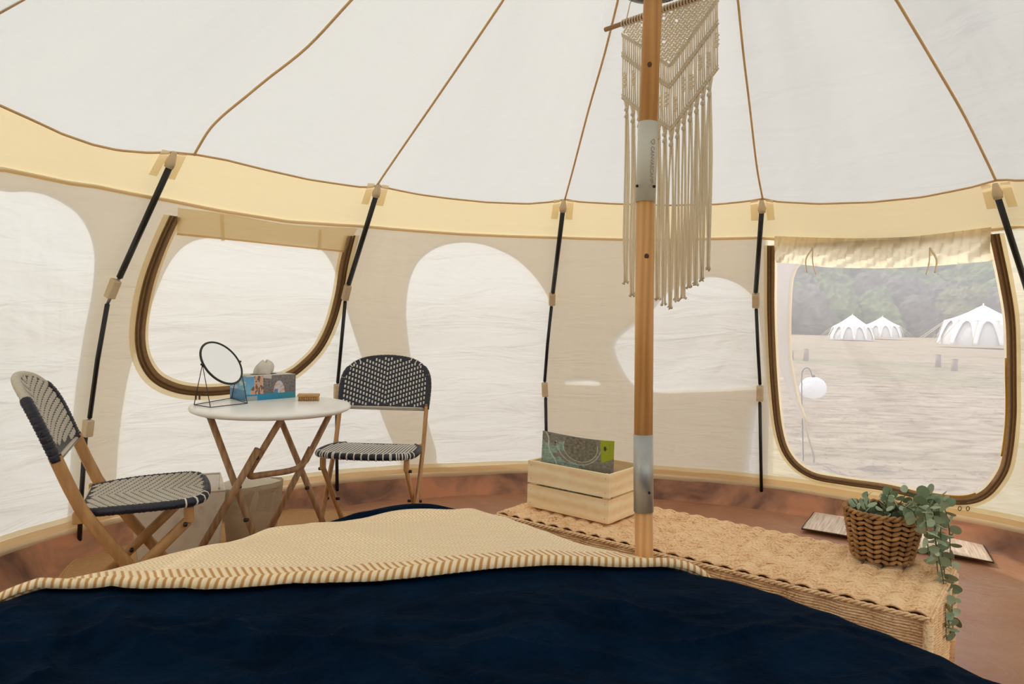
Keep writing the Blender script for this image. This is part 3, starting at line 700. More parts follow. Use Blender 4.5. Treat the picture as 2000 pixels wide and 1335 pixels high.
# plain cords between bands
mb = MB(); mb2 = MB()
for k in range(46):
    x = lerp(1217, 1401, k / 45)
    mb.tube([mp_(x, yv(V1, x), 0), mp_(x + random.uniform(-.6, .6), (yv(V1, x) + yv(V2, x)) / 2, .001), mp_(x, yv(V2, x), 0)], .0024, 5)
    mb.tube([mp_(x, yv(V2, x) + 5, 0), mp_(x + random.uniform(-1, 1), (yv(V2, x) + yv(V3, x)) / 2, .001), mp_(x, yv(V3, x), 0)], .0024, 5)
    if k % 4 == 1:
        ym = (yv(V2, x) + yv(V3, x)) / 2 + (8 if k % 8 == 1 else -8)
        for q in range(7):
            c = mp_(x + (1.0 if q % 2 else -1.0), ym + (q - 3) * 4.3, .002); mb2.ell(c, du * .0068, mn * .0034, Vector((0, 0, 1)) * .0033 + du * .0012 * (1 if q % 2 else -1), 6, 4)
mb.build('plain_cords', M['macrame'], mac, kind='stuff'); mb2.build('knot_columns', M['macrame'], mac, kind='stuff')
# fringe: bundles gathered under berry knots, each tassel a part
nb = 14
for b_ in range(nb):
    x0 = lerp(1222, 1396, (b_ + .5) / nb - .02); y0 = yv(V3, x0) + 8
    xt = x0 - 2.5 + (x0 - 1310) * .0; yt = yv(TIP, x0) + random.uniform(-10, 8)
    t_ = MB()
    if b_ % 1 == 0:
        for q in (0, 1):
            c = mp_(x0, y0 + 14 + q * 13, .003); t_.ell(c, du * .0072, mn * .0062, Vector((0, 0, 1)) * .0074, 7, 5)
            t_.tube([c + du * (.0055 * math.cos(a)) + mn * (.0055 * math.sin(a)) + Vector((0, 0, .0035 * math.cos(a))) for a in [k * PI / 4 for k in range(8)]], .0016, 4, True)
    for q in range(5):
        dx = (q - 2) * 2.7; w1_ = random.uniform(-2.5, 2.5); sp_ = random.uniform(-1, 1)
        P = [(x0 + dx * 1.0, y0 - 6), (x0 + dx * .35, y0 + 16), (x0 + dx * .5, y0 + 36), (lerp(x0, xt, .4) + dx * .9 + w1_, lerp(y0, yt, .4)), (lerp(x0, xt, .75) + dx * .8 - w1_ * .5, lerp(y0, yt, .75)), (xt + dx * .55 + sp_, yt - 8 + q % 2 * 3), (xt + dx * 1.0 + sp_ * 2, yt + random.uniform(-3, 4))]
        pts = [mp_(float(p_[0]), float(p_[1]), .002 * math.sin(q * 2.1)) for p_ in cr_spline(P, 3)]
        n_ = len(pts); t_.tube(pts, [.0025] * (n_ - 2) + [.0032, .0042], 5)
    t_.build('tassel', M['macrame'], mac)
c1_ = mp_(1222, 46); MB().tube([c1_, at(1231, 5, 2.08), hc + Vector((-.02, .0, .03))], .0018, 5).build('hanging_cord', M['macrame'], mac)
MB().tube([DL + du * L_ * .97, hc + Vector((.02, 0, .03))], .0018, 5).build('hanging_cord', M['macrame'], mac)

# ------------------------------------------------------------------ bed (duvet on a mattress) and throw blanket
G = Vector((-.2, .95, 0)); HB = .452
OUT = [(-1.42, 1.10), (-1.12, 1.49), (-.80, 1.88), (-.56, 2.15), (-.39, 2.32), (-.2, 2.34), (-.02, 2.22), (.14, 2.05), (.34, 1.91), (.505, 1.80), (.645, 1.69), (.78, 1.51), (.915, 1.27), (1.05, .96), (1.18, .60), (1.05, .15), (.5, -.2), (.0, -.33), (-.7, -.2), (-1.25, .15), (-1.5, .6)]
osp = cr_spline(OUT, 8, True); oth = np.array([math.atan2(p[1] - G.y, p[0] - G.x) for p in osp]); orr = np.array([math.hypot(p[0] - G.x, p[1] - G.y) for p in osp])
ix = np.argsort(oth); oth = oth[ix]; orr = orr[ix]
def rout(th): return float(np.interp((th + PI) % (2 * PI) - PI, oth, orr, period=2 * PI))
def duv(th, t, off=0.0):
    R = rout(th); rr = min(t, 1.0) * R; d = (1 - min(t, 1)) * R; x = G.x + rr * math.cos(th); y = G.y + rr * math.sin(th)
    E_ = .11; f_ = max(0, 1 - d / E_); drop = E_ * .9 * (1 - math.sqrt(max(0, 1 - f_ * f_)))
    z = HB - drop
    v = Vector((x, y, 0)); amp = min(1, d / .25) if t < 1 else 0
    z += -.012 + .010 * noise.noise(v * 1.7 + Vector((3, 1, 0))) * amp + .014 * math.exp(-((x + .30) ** 2 + (y - 2.24) ** 2) / .012)
    wx = noise.noise(v * 2.3) * .35; q = noise.noise(Vector((x * 1.4 + wx, y * 3.4 + x * 1.3 + wx * 2, 4))); q2 = noise.noise(Vector((x * 3 + wx * 4, y * 7 - x * 2.0 + wx * 3, 9))); q3 = noise.noise(Vector((x * 8 - y * 4, y * 14 + x * 5 + wx * 6, 2)))
    nr = max(0, min(1, (1.62 - y) / .25)); q4 = noise.noise(Vector((x * 2.1 - y * 2.6 + wx * 3, y * 5.2 + x * 2.4, 12)))
    z += ((1 - abs(q) * 2.2) * .020 + (1 - 2 * abs(q2)) * .009 + q3 * .002) * (.4 + .6 * amp) + nr * amp * ((.5 - min(.5, abs(q4) * 3.2)) * .020 + (.5 - min(.5, abs(q2) * 4)) * .012 + (.5 - min(.5, abs(q3) * 4)) * .005)
    if t > 1:
        e = (t - 1); z = HB - E_ * .9 - e * 1.0; rad = R + .012 * math.sin(th * 40) * min(1, e * 5); x = G.x + rad * math.cos(th); y = G.y + rad * math.sin(th)
    if off:
        f2 = min(1, f_); x += off * f2 * math.cos(th); y += off * f2 * math.sin(th); z += off * (1 - f2 * .5)
    return Vector((x, y, z))
bed = empty('bed', (G.x, G.y, 0), label='low bed under a crumpled dark navy duvet filling the near edge', cat='bed')
MB().grid(lambda u, v: (lambda th: Vector((G.x + rout(th) * .86 * math.cos(th), G.y + rout(th) * .86 * math.sin(th), .02 + .36 * v)))(2 * PI * u - PI), 96, 3, True).build('mattress', M['bin_white'], bed)
tv = [1 - (1 - k / 130) ** 1.15 for k in range(131)] + [1.0 + .04 * k for k in range(1, 9)]
def DV(u, v): return duv(2 * PI * u - PI, max(.0005, tv[int(round(v * (len(tv) - 1)))]))
MB().grid(DV, 620, len(tv), True).build('duvet', M['navy'], bed)
# blanket
NE = [(-1.30, 1.47), (-1.04, 1.50), (-.72, 1.515), (-.40, 1.565), (0, 1.655), (.25, 1.715), (.46, 1.772), (.60, 1.81)]
nsp = [tuple(p) for p in cr_spline(NE, 8)]; nx = [p[0] for p in nsp]; ny = [p[1] for p in nsp]
def tnear(th):
    R = rout(th)
    for k in range(401):
        t_ = k / 400 * 1.0
        x = G.x + R * t_ * math.cos(th); y = G.y + R * t_ * math.sin(th)
        if y >= np.interp(x, nx, ny): return t_
    return 1.0
ths = np.linspace(math.radians(34), math.radians(152), 260); ok = [(th, tnear(th)) for th in ths]; ok = [(a, b) for a, b in ok if b < .995]
ths2 = np.linspace(ok[0][0], ok[-1][0], 300); tn = np.array([tnear(a) for a in ths2])
def tfar(th):
    p = duv(th, .97); d = ray(0, 0)
    # the duvet corner stays bare behind the blanket
    a = math.degrees(th); c = 96
    return 1.06 - .205 * math.exp(-((a - 97) / 14.0) ** 4)
mb = MB(); uvs = []
nb_ = 70; vs = []
for j in range(nb_):
    for i, th in enumerate(ths2):
        s_ = (j / (nb_ - 1)); t_ = lerp(tn[i], tfar(th), s_)
        p = duv(th, t_, .009 + (.016 * math.sin(min(1, s_ * 16) * PI) ** .7 if s_ < 1 / 16 else 0)); vs.append(p)
uvv = []
for i in range(len(ths2)): pass
for j in range(nb_):
    for i in range(len(ths2)):
        p = vs[j * len(ths2) + i]; y0 = float(np.interp(p.x, nx, ny)); uvv.append((p.x * 1.0 + .17 * (p.y - y0), max(0.0005, (p.y - y0) * .985)))
nI = len(ths2); fs = [(j * nI + i, j * nI + i + 1, (j + 1) * nI + i + 1, (j + 1) * nI + i) for j in range(nb_ - 1) for i in range(nI - 1)]
mb.add(vs, fs); bl = mb.build('throw_blanket', M['blanket'], None, solid=.009)
bl.modifiers['solid'].offset = 1 if False else 0
tag(bl, 'cream and mustard chevron throw blanket laid over the far corner of the bed', 'blanket')
uvl = bl.data.uv_layers.new(name='UVMap')
for l_ in bl.data.loops: uvl.data[l_.index].uv = uvv[l_.vertex_index]

# ------------------------------------------------------------------ folding bistro chairs
def weave_panel(outline, thick, warp):
    """outline [(x, y)] flat panel, warp(x, y, z) -> local point"""
    xs = [p[0] for p in outline]; ys = [p[1] for p in outline]; x0, x1, y0, y1 = min(xs), max(xs), min(ys), max(ys)
    pts = [Vector(p) for p in outline]; n0 = len(pts); ed = [(i, (i + 1) % n0) for i in range(n0)]
    nx_, ny_ = 22, 18
    for i in range(nx_):
        for j in range(ny_):
            x = lerp(x0, x1, (i + .5) / nx_); y = lerp(y0, y1, (j + .5) / ny_)
            if inpoly(x, y, outline): pts.append(Vector((x, y)))
    r_ = delaunay_2d_cdt(pts, ed, [], 0, 1e-6); V = r_[0]; fs = [tuple(f) for f in r_[2] if inpoly(sum(V[i].x for i in f) / 3, sum(V[i].y for i in f) / 3, outline)]
    mb = MB(); mb.add([warp(p.x, p.y, thick / 2) for p in V], fs); mb.add([warp(p.x, p.y, -thick / 2) for p in V], [tuple(reversed(f)) for f in fs]); return mb
def dashes(outline, warp, thick, px, py, w_, h_, lean=0, both=False, xc=0):
    mb = MB(); xs = [p[0] for p in outline]; ys = [p[1] for p in outline]
    nx_ = int((max(xs) - min(xs)) / px) + 2; ny_ = int((max(ys) - min(ys)) / py) + 3
    for i in range(-nx_ // 2, nx_ // 2 + 1):
        for j in range(-1, ny_):
            x = i * px + xc; y = min(ys) + j * py + (abs(i) % 4) * py / 4.0
            kk = .5 if w_ > .009 else 1.0
            if not (inpoly(x - w_ * kk, y, outline) and inpoly(x + w_ * kk, y, outline) and inpoly(x, y + h_ * .6 * kk, outline) and inpoly(x, y - h_ * .6 * kk, outline)): continue
            sg = (1 if i >= 0 else -1) * lean
            for sd_ in ((1, -1) if both else (1,)):
                z = sd_ * thick / 2; e = .0022 * sd_
                mb.add([warp(x - w_ / 2 - sg, y - h_ / 2, z), warp(x + w_ / 2 - sg, y - h_ / 2, z), warp(x + w_ / 2 + sg, y + h_ / 2, z), warp(x - w_ / 2 + sg, y + h_ / 2, z),
                        warp(x - w_ / 2 * .8 - sg * .6, y - h_ / 2 * .7, z + e), warp(x + w_ / 2 * .8 - sg * .6, y - h_ / 2 * .7, z + e), warp(x + w_ / 2 * .8 + sg * .6, y + h_ / 2 * .7, z + e), warp(x - w_ / 2 * .8 + sg * .6, y + h_ / 2 * .7, z + e)],
                       [(4, 5, 6, 7), (0, 1, 5, 4), (1, 2, 6, 5), (2, 3, 7, 6), (3, 0, 4, 7)])
    return mb
def round_outline(pts, n=5): return [tuple(map(float, p)) for p in cr_spline(pts, n, True)]
BACK = [(-.205, .0), (-.208, .06), (-.208, .12), (-.196, .175), (-.16, .218), (-.10, .244), (0, .254), (.10, .244), (.16, .218), (.196, .175), (.208, .12), (.208, .06), (.205, .0)]
BACK = [tuple(map(float, p)) for p in cr_spline(BACK, 3)]
SEAT = [(-.165, .0), (-.19, .08), (-.205, .17), (-.208, .27), (-.200, .335), (-.165, .375), (-.09, .392), (0, .396), (.09, .392), (.165, .375), (.200, .335), (.208, .27), (.205, .17), (.19, .08), (.165, .0)]
SEAT = [(float(p[0]), float(p[1]) * .90) for p in cr_spline(SEAT, 3)]
def make_chair(loc, ang, stripes, label, base='dark'):
    """local frame: +Y is the way the sitter faces, seat rear at y=-0.15"""
    ch = empty('folding_chair', loc, ang - PI / 2, label=label, cat='chair', group='woven bistro chairs')
    def wb_(x, y, z):      # backrest: lies on the plane of the rails, bowed backwards in the middle
        b = (y) / .254; yb = lerp(-.215, -.312, b) - .035 * (1 - (x / .208) ** 2) + z * .95; zb = lerp(.600, .836, b) + z * .3
        return Vector((x, yb, zb))
    def ws_(x, y, z):
        return Vector((x, -.165 + y, .422 + .040 * (y / .36) + .010 * math.cos(y * 8) - .006 * (1 - (x / .2) ** 2) + z))
    wv = 'grey_weave' if stripes else 'white_weave'; kw = dict(px=.0150, py=.0236, w_=.0118, h_=.0205, lean=.0020) if stripes else dict(px=.0148, py=.0236, w_=.0072, h_=.0136)
    mat0 = M['dark_weave']
    def part(nm, outl, warp, th):
        p = weave_panel(outl, th, warp).build(nm, mat0 if stripes else M['navy_weave'], ch, local=True)
        dashes(outl, warp, th, **kw).build('woven_strands', M[wv], p, local=True, kind='stuff')
        n = len(outl); rim = [warp(x, y, 0) for x, y in outl]
        rimd = []; rad = []
        for i in range(n - 1):
            m = 5
            for q in range(m): rimd.append(rim[i].lerp(rim[i + 1], q / m)); rad.append((.0165 if q % 2 else .0148) * (1.06 if nm == 'backrest' and stripes else .92))
        rimd.append(rim[-1]); rad.append(.016)
        m_ = len(rimd); ylim = .195 if nm == 'backrest' else .9; idx = [i for i in range(m_) if outl[min(n - 1, i // 5)][1] > ylim] or [m_ // 2]; ia, ib = idx[0], idx[-1]
        MB().tube(rimd[:ia + 1], rad[:ia + 1], 8).build('wrapped_rim', M['navy_weave'], p, local=True, label='navy wrapped edge')
        MB().tube(rimd[ib:], rad[ib:], 8).build('wrapped_rim', M['navy_weave'], p, local=True, label='navy wrapped edge')
        if ib > ia: MB().tube(rimd[ia:ib + 1], [r * .74 for r in rad[ia:ib + 1]], 8).build('rounded_rim', M['grey_weave'] if stripes else M['navy_weave'], p, local=True)
        MB().tube([rim[0], rim[-1]], .0085, 8).build('cross_bar', M['grey_weave'], p, local=True)
        # pale wraps on the round corners
        mb = MB(); step = len(rimd)
        for i in range(4, len(rimd) - 4):
            x, y = outl[min(n - 1, i // 5)]
            corner = (.10 if nm == 'backrest' else .30) < y and abs(x) > (.12 if nm == 'backrest' else .10)
            if corner and not (stripes and nm == 'backrest') and i % (9 if stripes else 6) == 0 and (nm == 'seat' or y > .15):
                t_ = (rimd[i + 1] - rimd[i - 1]).normalized(); mb.tube([rimd[i] - t_ * .0022, rimd[i] + t_ * .0022], .0166 if nm == 'seat' else .0134, 8)
        if nm == 'seat' and not stripes:
            for i in range(len(rimd) // 3, 2 * len(rimd) // 3):
                if i % 5 == 0:
                    t_ = (rimd[i + 1] - rimd[i - 1]).normalized(); mb.tube([rimd[i] - t_ * .0026, rimd[i] + t_ * .0026], .0164, 8)
        if mb.v: mb.build('pale_wraps', M['white_weave'], p, local=True, kind='stuff')
        return p
    part('backrest', BACK, wb_, .020); part('seat', SEAT, ws_, .020)
    for s_ in (-1, 1):
        X = s_ * .206
        P = [(X, -.219, .612), (X, -.215, .600), (X, -.170, .490), (X, -.120, .40), (X, .10, .09), (X, .165, .008)]
        P = [Vector(tuple(map(float, p))) for p in cr_spline(P, 5)]
        MB().tube(P, .0185, 8, flat=.55, ref=(0, 1, .4)).build('rail', M['chair_wood'], ch, local=True)
        X2 = s_ * .180
        MB().tube([Vector((X2, .135, .385)), Vector((X2, -.245, .008))], .0165, 8, flat=.55, ref=(0, 1, -.6)).build('leg', M['chair_wood'], ch, local=True)
        MB().box((X2, .138, .405), (.020, .030, .050)).build('bracket', M['chair_wood'], ch, local=True, bevel=.003)
        MB().box((s_ * .192, -.158, .425), (.020, .040, .034)).build('bracket', M['chair_wood'], ch, local=True, bevel=.003)
        # crossing point of rail and leg
        for (y, z, x_) in ((-.045, .205, .212), (.128, .378, .193), (-.045, .205, .163)):
            c = Vector((s_ * x_, y, z)); MB().tube([c - Vector((.008, 0, 0)), c + Vector((.008, 0, 0))], .0068, 10).build('bolt', M['black_wire'], ch, local=True)
    MB().tube([(-.18, -.225, .03), (.18, -.225, .03)], .009, 8).build('stretcher', M['chair_wood'], ch, local=True)
    MB().tube([(-.2, .13, .05), (.2, .13, .05)], .009, 8).build('stretcher', M['chair_wood'], ch, local=True)
    return ch
make_chair((-1.208, 2.377, 0), math.radians(24), True, 'folding chair with grey and navy striped weave, side-on at the left of the table')
make_chair((-.612, 3.21, 0), math.radians(-92), False, 'folding chair with navy weave and white dots, facing the bed right of the table')

# ------------------------------------------------------------------ round bistro table
TC = Vector((-.880, 2.665, 0)); TZ = .708
tb = empty('round_table', TC, label='round white bistro table on crossed wood-look folding legs', cat='table')
MB().lathe([(.0, TZ - .022), (.268, TZ - .022), (.281, TZ - .016), (.285, TZ - .008), (.281, TZ - .001), (.273, TZ), (.0, TZ)], (TC.x, TC.y, 0), 72).build('tabletop', M['table_white'], tb)
r_t = .0122
def ext(a, b, f): a = Vector(a); b = Vector(b); return a + (b - a) * f
nA1 = (Vector((-1.075, 2.57, .685)), Vector((-.80, 2.53, .008))); nB = (Vector((-.80, 2.545, .685)), Vector((-1.185, 2.50, .008)))
fA = (Vector((-.945, 2.88, .685)), Vector((-.665, 2.90, .008))); fB = (Vector((-.69, 2.82, .685)), Vector((-1.03, 2.84, .008)))
MB().tube(list(nA1), r_t, 10).build('leg', M['table_leg'], tb); MB().tube(list(fA), r_t, 10).build('leg', M['table_leg'], tb)
e = Vector((0, .028, 0))
MB().tube([ext(*nB, .17) + Vector((-.012, -.024, .0)), nB[1]], r_t * 1.05, 10).build('leg', M['table_leg'], tb)
MB().tube([ext(*fB, .24) + Vector((.0, -.026, .0)), fB[1]], r_t * 1.05, 10).build('leg', M['table_leg'], tb)
u0 = nB[0]; u1 = ext(*nB, .285); f0 = fB[0]; f1 = ext(*fB, .30)
UB = [u0, u1, u1 + Vector((-.010, .025, -.028)), u1 + Vector((.012, .07, -.034)), lerp(u1, f1, .72) + Vector((.004, 0, -.036)), f1 + Vector((0, -.02, -.010)), f0]
UB = [Vector(tuple(map(float, p))) for p in [u0] + [tuple(q) for q in cr_spline([tuple(p) for p in UB[1:6]], 5)] + [f0]]
MB().tube(UB, r_t * .95, 10).build('folding_frame', M['table_leg'], tb)
MB().tube([ext(*nB, .86), ext(*fB, .86)], .009, 8).build('stretcher', M['table_leg'], tb); MB().tube([ext(*nA1, .9), ext(*fA, .9)], .009, 8).build('stretcher', M['table_leg'], tb)
for c in (ext(*nA1, .015), ext(*nA1, .55), ext(*nB, .22), ext(*nB, .37), ext(*fB, .30), ext(*fB, .48), ext(*fA, .5), ext(*fB, .02)):
    MB().tube([c + Vector((-.004, -.020, 0)), c + Vector((.002, -.008, 0))], .007, 10).build('bolt', M['black_wire'], tb)
for a_, b_ in ((nA1[0], fA[0]), (nB[0], fB[0])): MB().bar(ext(a_, b_, -.1) + Vector((0, 0, .0)), ext(a_, b_, 1.05), .024, .006).build('mounting_bar', M['steel'], tb)

# vanity mirror
def T(px, py, z=TZ + .003): return onz(px, py, z)
mA, mB2, mC, mD = T(379, 790), T(411, 795), T(483, 787), T(452, 777)
mir = empty('vanity_mirror', (mA + mC) / 2 - Vector((0, 0, .002)), label='round tabletop mirror in a thin black wire stand on the white table', cat='mirror')
ml = (mA + mB2) / 2; mr = (mC + mD) / 2
def zat(p, px, py):
    d = ray(px, py); t_ = math.hypot(p.x, p.y) / math.hypot(d.x, d.y); return CZ + d.z * t_
hz = (zat(ml, 393, 711) + zat(mr, 474, 706)) / 2
aL = Vector((ml.x, ml.y, hz)); aR = Vector((mr.x, mr.y, hz))
MB().tube([mA, mB2, mC, mD], .0016, 6, True).build('base_frame', M['black_wire'], mir)
for ap, (p1, p2) in ((aL, (mA, mB2)), (aR, (mC, mD))):
    MB().tube([p1, ap, p2], .0016, 6).build('side_frame', M['black_wire'], mir)
    MB().tube([ap - (aR - aL).normalized() * .006, ap + (aR - aL).normalized() * .006], .004, 8).build('pivot', M['black_wire'], mir)
mc = (aL + aR) / 2; ax = (aR - aL); Rm = ax.length / 2 - .004; ax.normalize(); hp = Vector((-ax.y, ax.x, 0)); al_ = math.radians(34)
um = Vector((0, 0, math.cos(al_))) + hp * math.sin(al_); nm_ = ax.cross(um)
ring = [mc + ax * (Rm * math.cos(k * PI / 32)) + um * (Rm * math.sin(k * PI / 32)) for k in range(64)]
MB().tube(ring, .0042, 8, True).build('round_frame', M['black_wire'], mir)
MB().add([mc + (p - mc) * .975 + nm_ * .001 for p in ring] + [mc + (p - mc) * .975 - nm_ * .001 for p in ring], [tuple(range(64)), tuple(range(127, 63, -1))]).build('mirror_glass', M['mirror'], mir, smooth=False)

# tissue box with a printed sea arch
def fbm(x, y, s_=0): return noise.fractal(Vector((x, y, s_)), 1.0, 2.0, 4)
bl_, bn, br = T(448.5, 777, TZ), T(480, 783.5, TZ), T(577, 775.5, TZ)
ex = (br - bn); LX = ex.length; ex.normalize(); ey = Vector((-ex.y, ex.x, 0)); LY = .118; HT = .094
tis = empty('tissue_box', bn + ex * LX / 2 + ey * LY / 2, label='tissue box printed with a grey sea arch and turquoise water', cat='tissue box')
def pcol(u, v, side=False):
    n_ = fbm(u * 9, v * 6); n2_ = fbm(u * 30, v * 22, 5)
    c_sky = (.10 + .10 * v * 0 + .14 * (1 - v), .34 + .2 * (1 - v), .60 + .1 * (1 - v)); sea = (.03, .30 + .08 * n_, .42 + .1 * n_) if u > .15 or side is False else (.10, .25, .38)
    if side:
        c = (.16, .40, .58) if v > .45 + .05 * n_ else (.07, .22 + .05 * n_, .40)
        if v > .45 and fbm(u * 3, v * 5, 2) > .1: c = (.45, .58, .66)
        return c
    hor = .26
    if v < hor + .02 * n_:
        s_ = max(0, min(1, (u - .2) / .8)); c = (.02 + .01 * s_, .26 - .02 * s_ + .05 * n2_, .48 - .20 * s_)
        if u < .22 and v < .2: c = (.35, .42, .42)
        return c
    arch = ((u - .655) / .115) ** 2 + (max(0, v - hor) / .50) ** 2 < 1 if v > hor else False
    if arch:
        if n_ > .05 and v < .62: return (.62, .36, .24)
        if v < .42 and u < .63: return (.12, .22, .38)
        return (.55, .55, .62)
    if u < .09 or (u < .16 and v > .35 + 2.6 * (u - .05)): return c_sky if v < .98 else (.7, .7, .7)
    if u < .34:
        k_ = .5 + .5 * n2_; return (.50 + .22 * k_, .28 + .20 * k_, .20 + .16 * k_) if fbm(u * 22, v * 5, 1) > -.12 else (.16, .09, .07)
    if v > .80 + .4 * abs(u - .62) * (1 if u < .62 else -0) and u < .5: return (.60, .55, .50)
    k_ = max(0, .13 + .11 * n2_ + .06 * v); return (k_ * 1.05, k_ * .95, k_ * 1.0)
def card(p00, eu, ev, lu, lv, nu, nv, fn, name, parent):
    mb = MB(); mb.grid(lambda u, v: p00 + eu * (lu * u) + ev * (lv * v), nu, nv)
    mb.c = [fn(i / (nu - 1), j / (nv - 1)) for j in range(nv) for i in range(nu)]
    return mb.build(name, M['print'], parent, smooth=False)
Z_ = Vector((0, 0, 1))
MB().box(bn + ex * LX / 2 + ey * LY / 2 + Z_ * (HT / 2 + .0005), (LX - .0012, LY - .0012, HT - .001), (ex, ey, Z_)).build('carton', M['white_sleeve'], tis)
card(bn - ey * .0002, ex, Z_, LX, HT, 130, 66, lambda u, v: pcol(u, v), 'printed_front', tis)
card(bn + ey * LY - ex * .0002, -ey, Z_, LY, HT, 60, 50, lambda u, v: pcol(u, v, True), 'printed_side', tis)
card(bn + Z_ * HT, ex, ey, LX, LY, 40, 24, lambda u, v: (.42 + .1 * fbm(u * 5, v * 4), .42, .44) if u < .9 else (.5, .48, .47), 'printed_top', tis)
oc = bn + ex * LX * .50 + ey * LY * .5 + Z_ * (HT + .0012)
MB().add([oc + ex * (.056 * math.cos(k * PI / 12)) + ey * (.024 * math.sin(k * PI / 12)) for k in range(24)], [tuple(range(24))]).build('opening', M['dark'], tis)
def TI(u, v):
    a = 2 * PI * u; r = .036 * math.sqrt(max(.02, 1 - (v * .98) ** 3)) * (1 + .16 * math.sin(3 * a + 3 * v) + .12 * math.sin(5 * a + 1) + .05 * math.sin(11 * a)) * (.8 + .2 * v); h_ = (.054 + .006 * math.sin(2 * a + 1)) * v
    return oc + ex * (r * math.cos(a) * 1.15 + .006 * v) + ey * (r * math.sin(a) * .7) + Z_ * (h_ - .004)
MB().grid(TI, 40, 12, True).build('tissue', M['tissue'], tis)
# small wooden brush block
q0, q1 = T(581.5, 783, TZ), T(622.5, 783, TZ); bx = (q1 - q0); Lb = bx.length; bx.normalize(); by = Vector((-bx.y, bx.x, 0))
brs = empty('nail_brush', (q0 + q1) / 2, label='small tan wooden brush lying right of the tissue box', cat='brush')
MB().box((q0 + q1) / 2 + by * .02 + Z_ * .021, (Lb + .004, .040, .010), (bx, by, Z_)).build('wooden_back', M['bamboo'], brs, bevel=.003)
mb = MB()
for i in range(12):
    for j in range(5):
        c = q0 + bx * (Lb * (i + .5) / 12) + by * (.005 + .0075 * j); mb.tube([c + Z_ * .0005, c + Z_ * .017], .0029, 6)
mb.build('bristles', M['bamboo'], brs, kind='stuff')

# ------------------------------------------------------------------ waste bins and rug
def bin_round(c, r0, r1, h, name, label):
    b = empty(name, (c.x, c.y, 0), label=label, cat='waste bin'); return b
b1c = Vector((-1.345, 2.93, 0)); b1 = empty('waste_bin', b1c, label='white wire-mesh waste bin with square corners under the striped chair', cat='waste bin')
def bin_side(k):
    cs = [(-1, -1), (1, -1), (1, 1), (-1, 1)]; a, b = cs[k], cs[(k + 1) % 4]
    w0, w1, h_ = .138, .166, .335; rot = math.radians(25); R_ = Matrix.Rotation(rot, 3, 'Z')
    mb = MB(); nn = 2
    P = [b1c + R_ @ Vector((a[0] * w0, a[1] * w0, 0)) + Vector((0, 0, .01)), b1c + R_ @ Vector((b[0] * w0, b[1] * w0, 0)) + Vector((0, 0, .01)), b1c + R_ @ Vector((b[0] * w1, b[1] * w1, 0)) + Vector((0, 0, h_)), b1c + R_ @ Vector((a[0] * w1, a[1] * w1, 0)) + Vector((0, 0, h_))]
    mb.add(P, [(0, 1, 2, 3)]); o = mb.build('mesh_side', M['wire_mesh'], b1, smooth=False); uv = o.data.uv_layers.new(name='UVMap')
    for l_, q in zip(o.data.loops, ((0, 0), (w0 * 2, 0), (w0 * 2 + .03, h_), (-.03, h_))): uv.data[l_.index].uv = q
    return P
rimp = []; basep = []
for k in range(4): P = bin_side(k); rimp.append(P[3]); basep.append(P[0]); MB().tube([P[0], P[3]], .0022, 6).build('corner_wire', M['bin_white'], b1)
MB().tube(rimp, .004, 6, True).build('rim', M['bin_white'], b1); MB().tube(basep, .003, 6, True).build('base_ring', M['bin_white'], b1)
MB().add([p + Vector((0, 0, -.006)) for p in basep], [(0, 1, 2, 3)]).build('base', M['bin_white'], b1)
b2c = Vector((-1.13, 3.16, 0)); b2 = empty('waste_bin', b2c, label='round white waste bin with a cloth liner behind the table legs', cat='waste bin')
MB().lathe([(.0, .012), (.100, .012), (.128, .285), (.131, .288), (.125, .285), (.098, .018), (0, .018)], b2c, 40).build('bucket', M['bin_white'], b2)
def LN(u, v):
    a = 2 * PI * u; k_ = .006 * math.sin(a * 9 + 3 * v) * v + .004 * noise.noise(Vector((math.cos(a) * 5, math.sin(a) * 5, v * 3)))
    if v < .35: z = .292 - .10 * (1 - v / .35) ; r = .118 + .012 * (v / .35)
    else: s_ = (v - .35) / .65; z = .292 - s_ * (.125 + .02 * math.sin(a * 2 + 1)); r = .133 - .010 * s_ + k_
    return b2c + Vector((r * math.cos(a), r * math.sin(a), z + .018 * math.sin(a + 2.0)))
MB().grid(LN, 90, 18, True).build('bin_liner', M['bin_liner'], b2)
rc = Vector((-1.05, 3.03, 0)); rug = MB(); rug.lathe([(.0, .002), (.715, .002), (.722, .008), (.715, .014), (0, .014)], rc, 90)
rg = rug.build('jute_rug', M['jute'], empty('round_rug', rc, label='round tan jute rug beneath the table and chairs', cat='rug'))
MB().tube([rc + Vector((.722 * math.cos(k * PI / 45), .722 * math.sin(k * PI / 45), .008)) for k in range(90)], .009, 6, True).build('braided_edge', M['jute'], rg.parent)

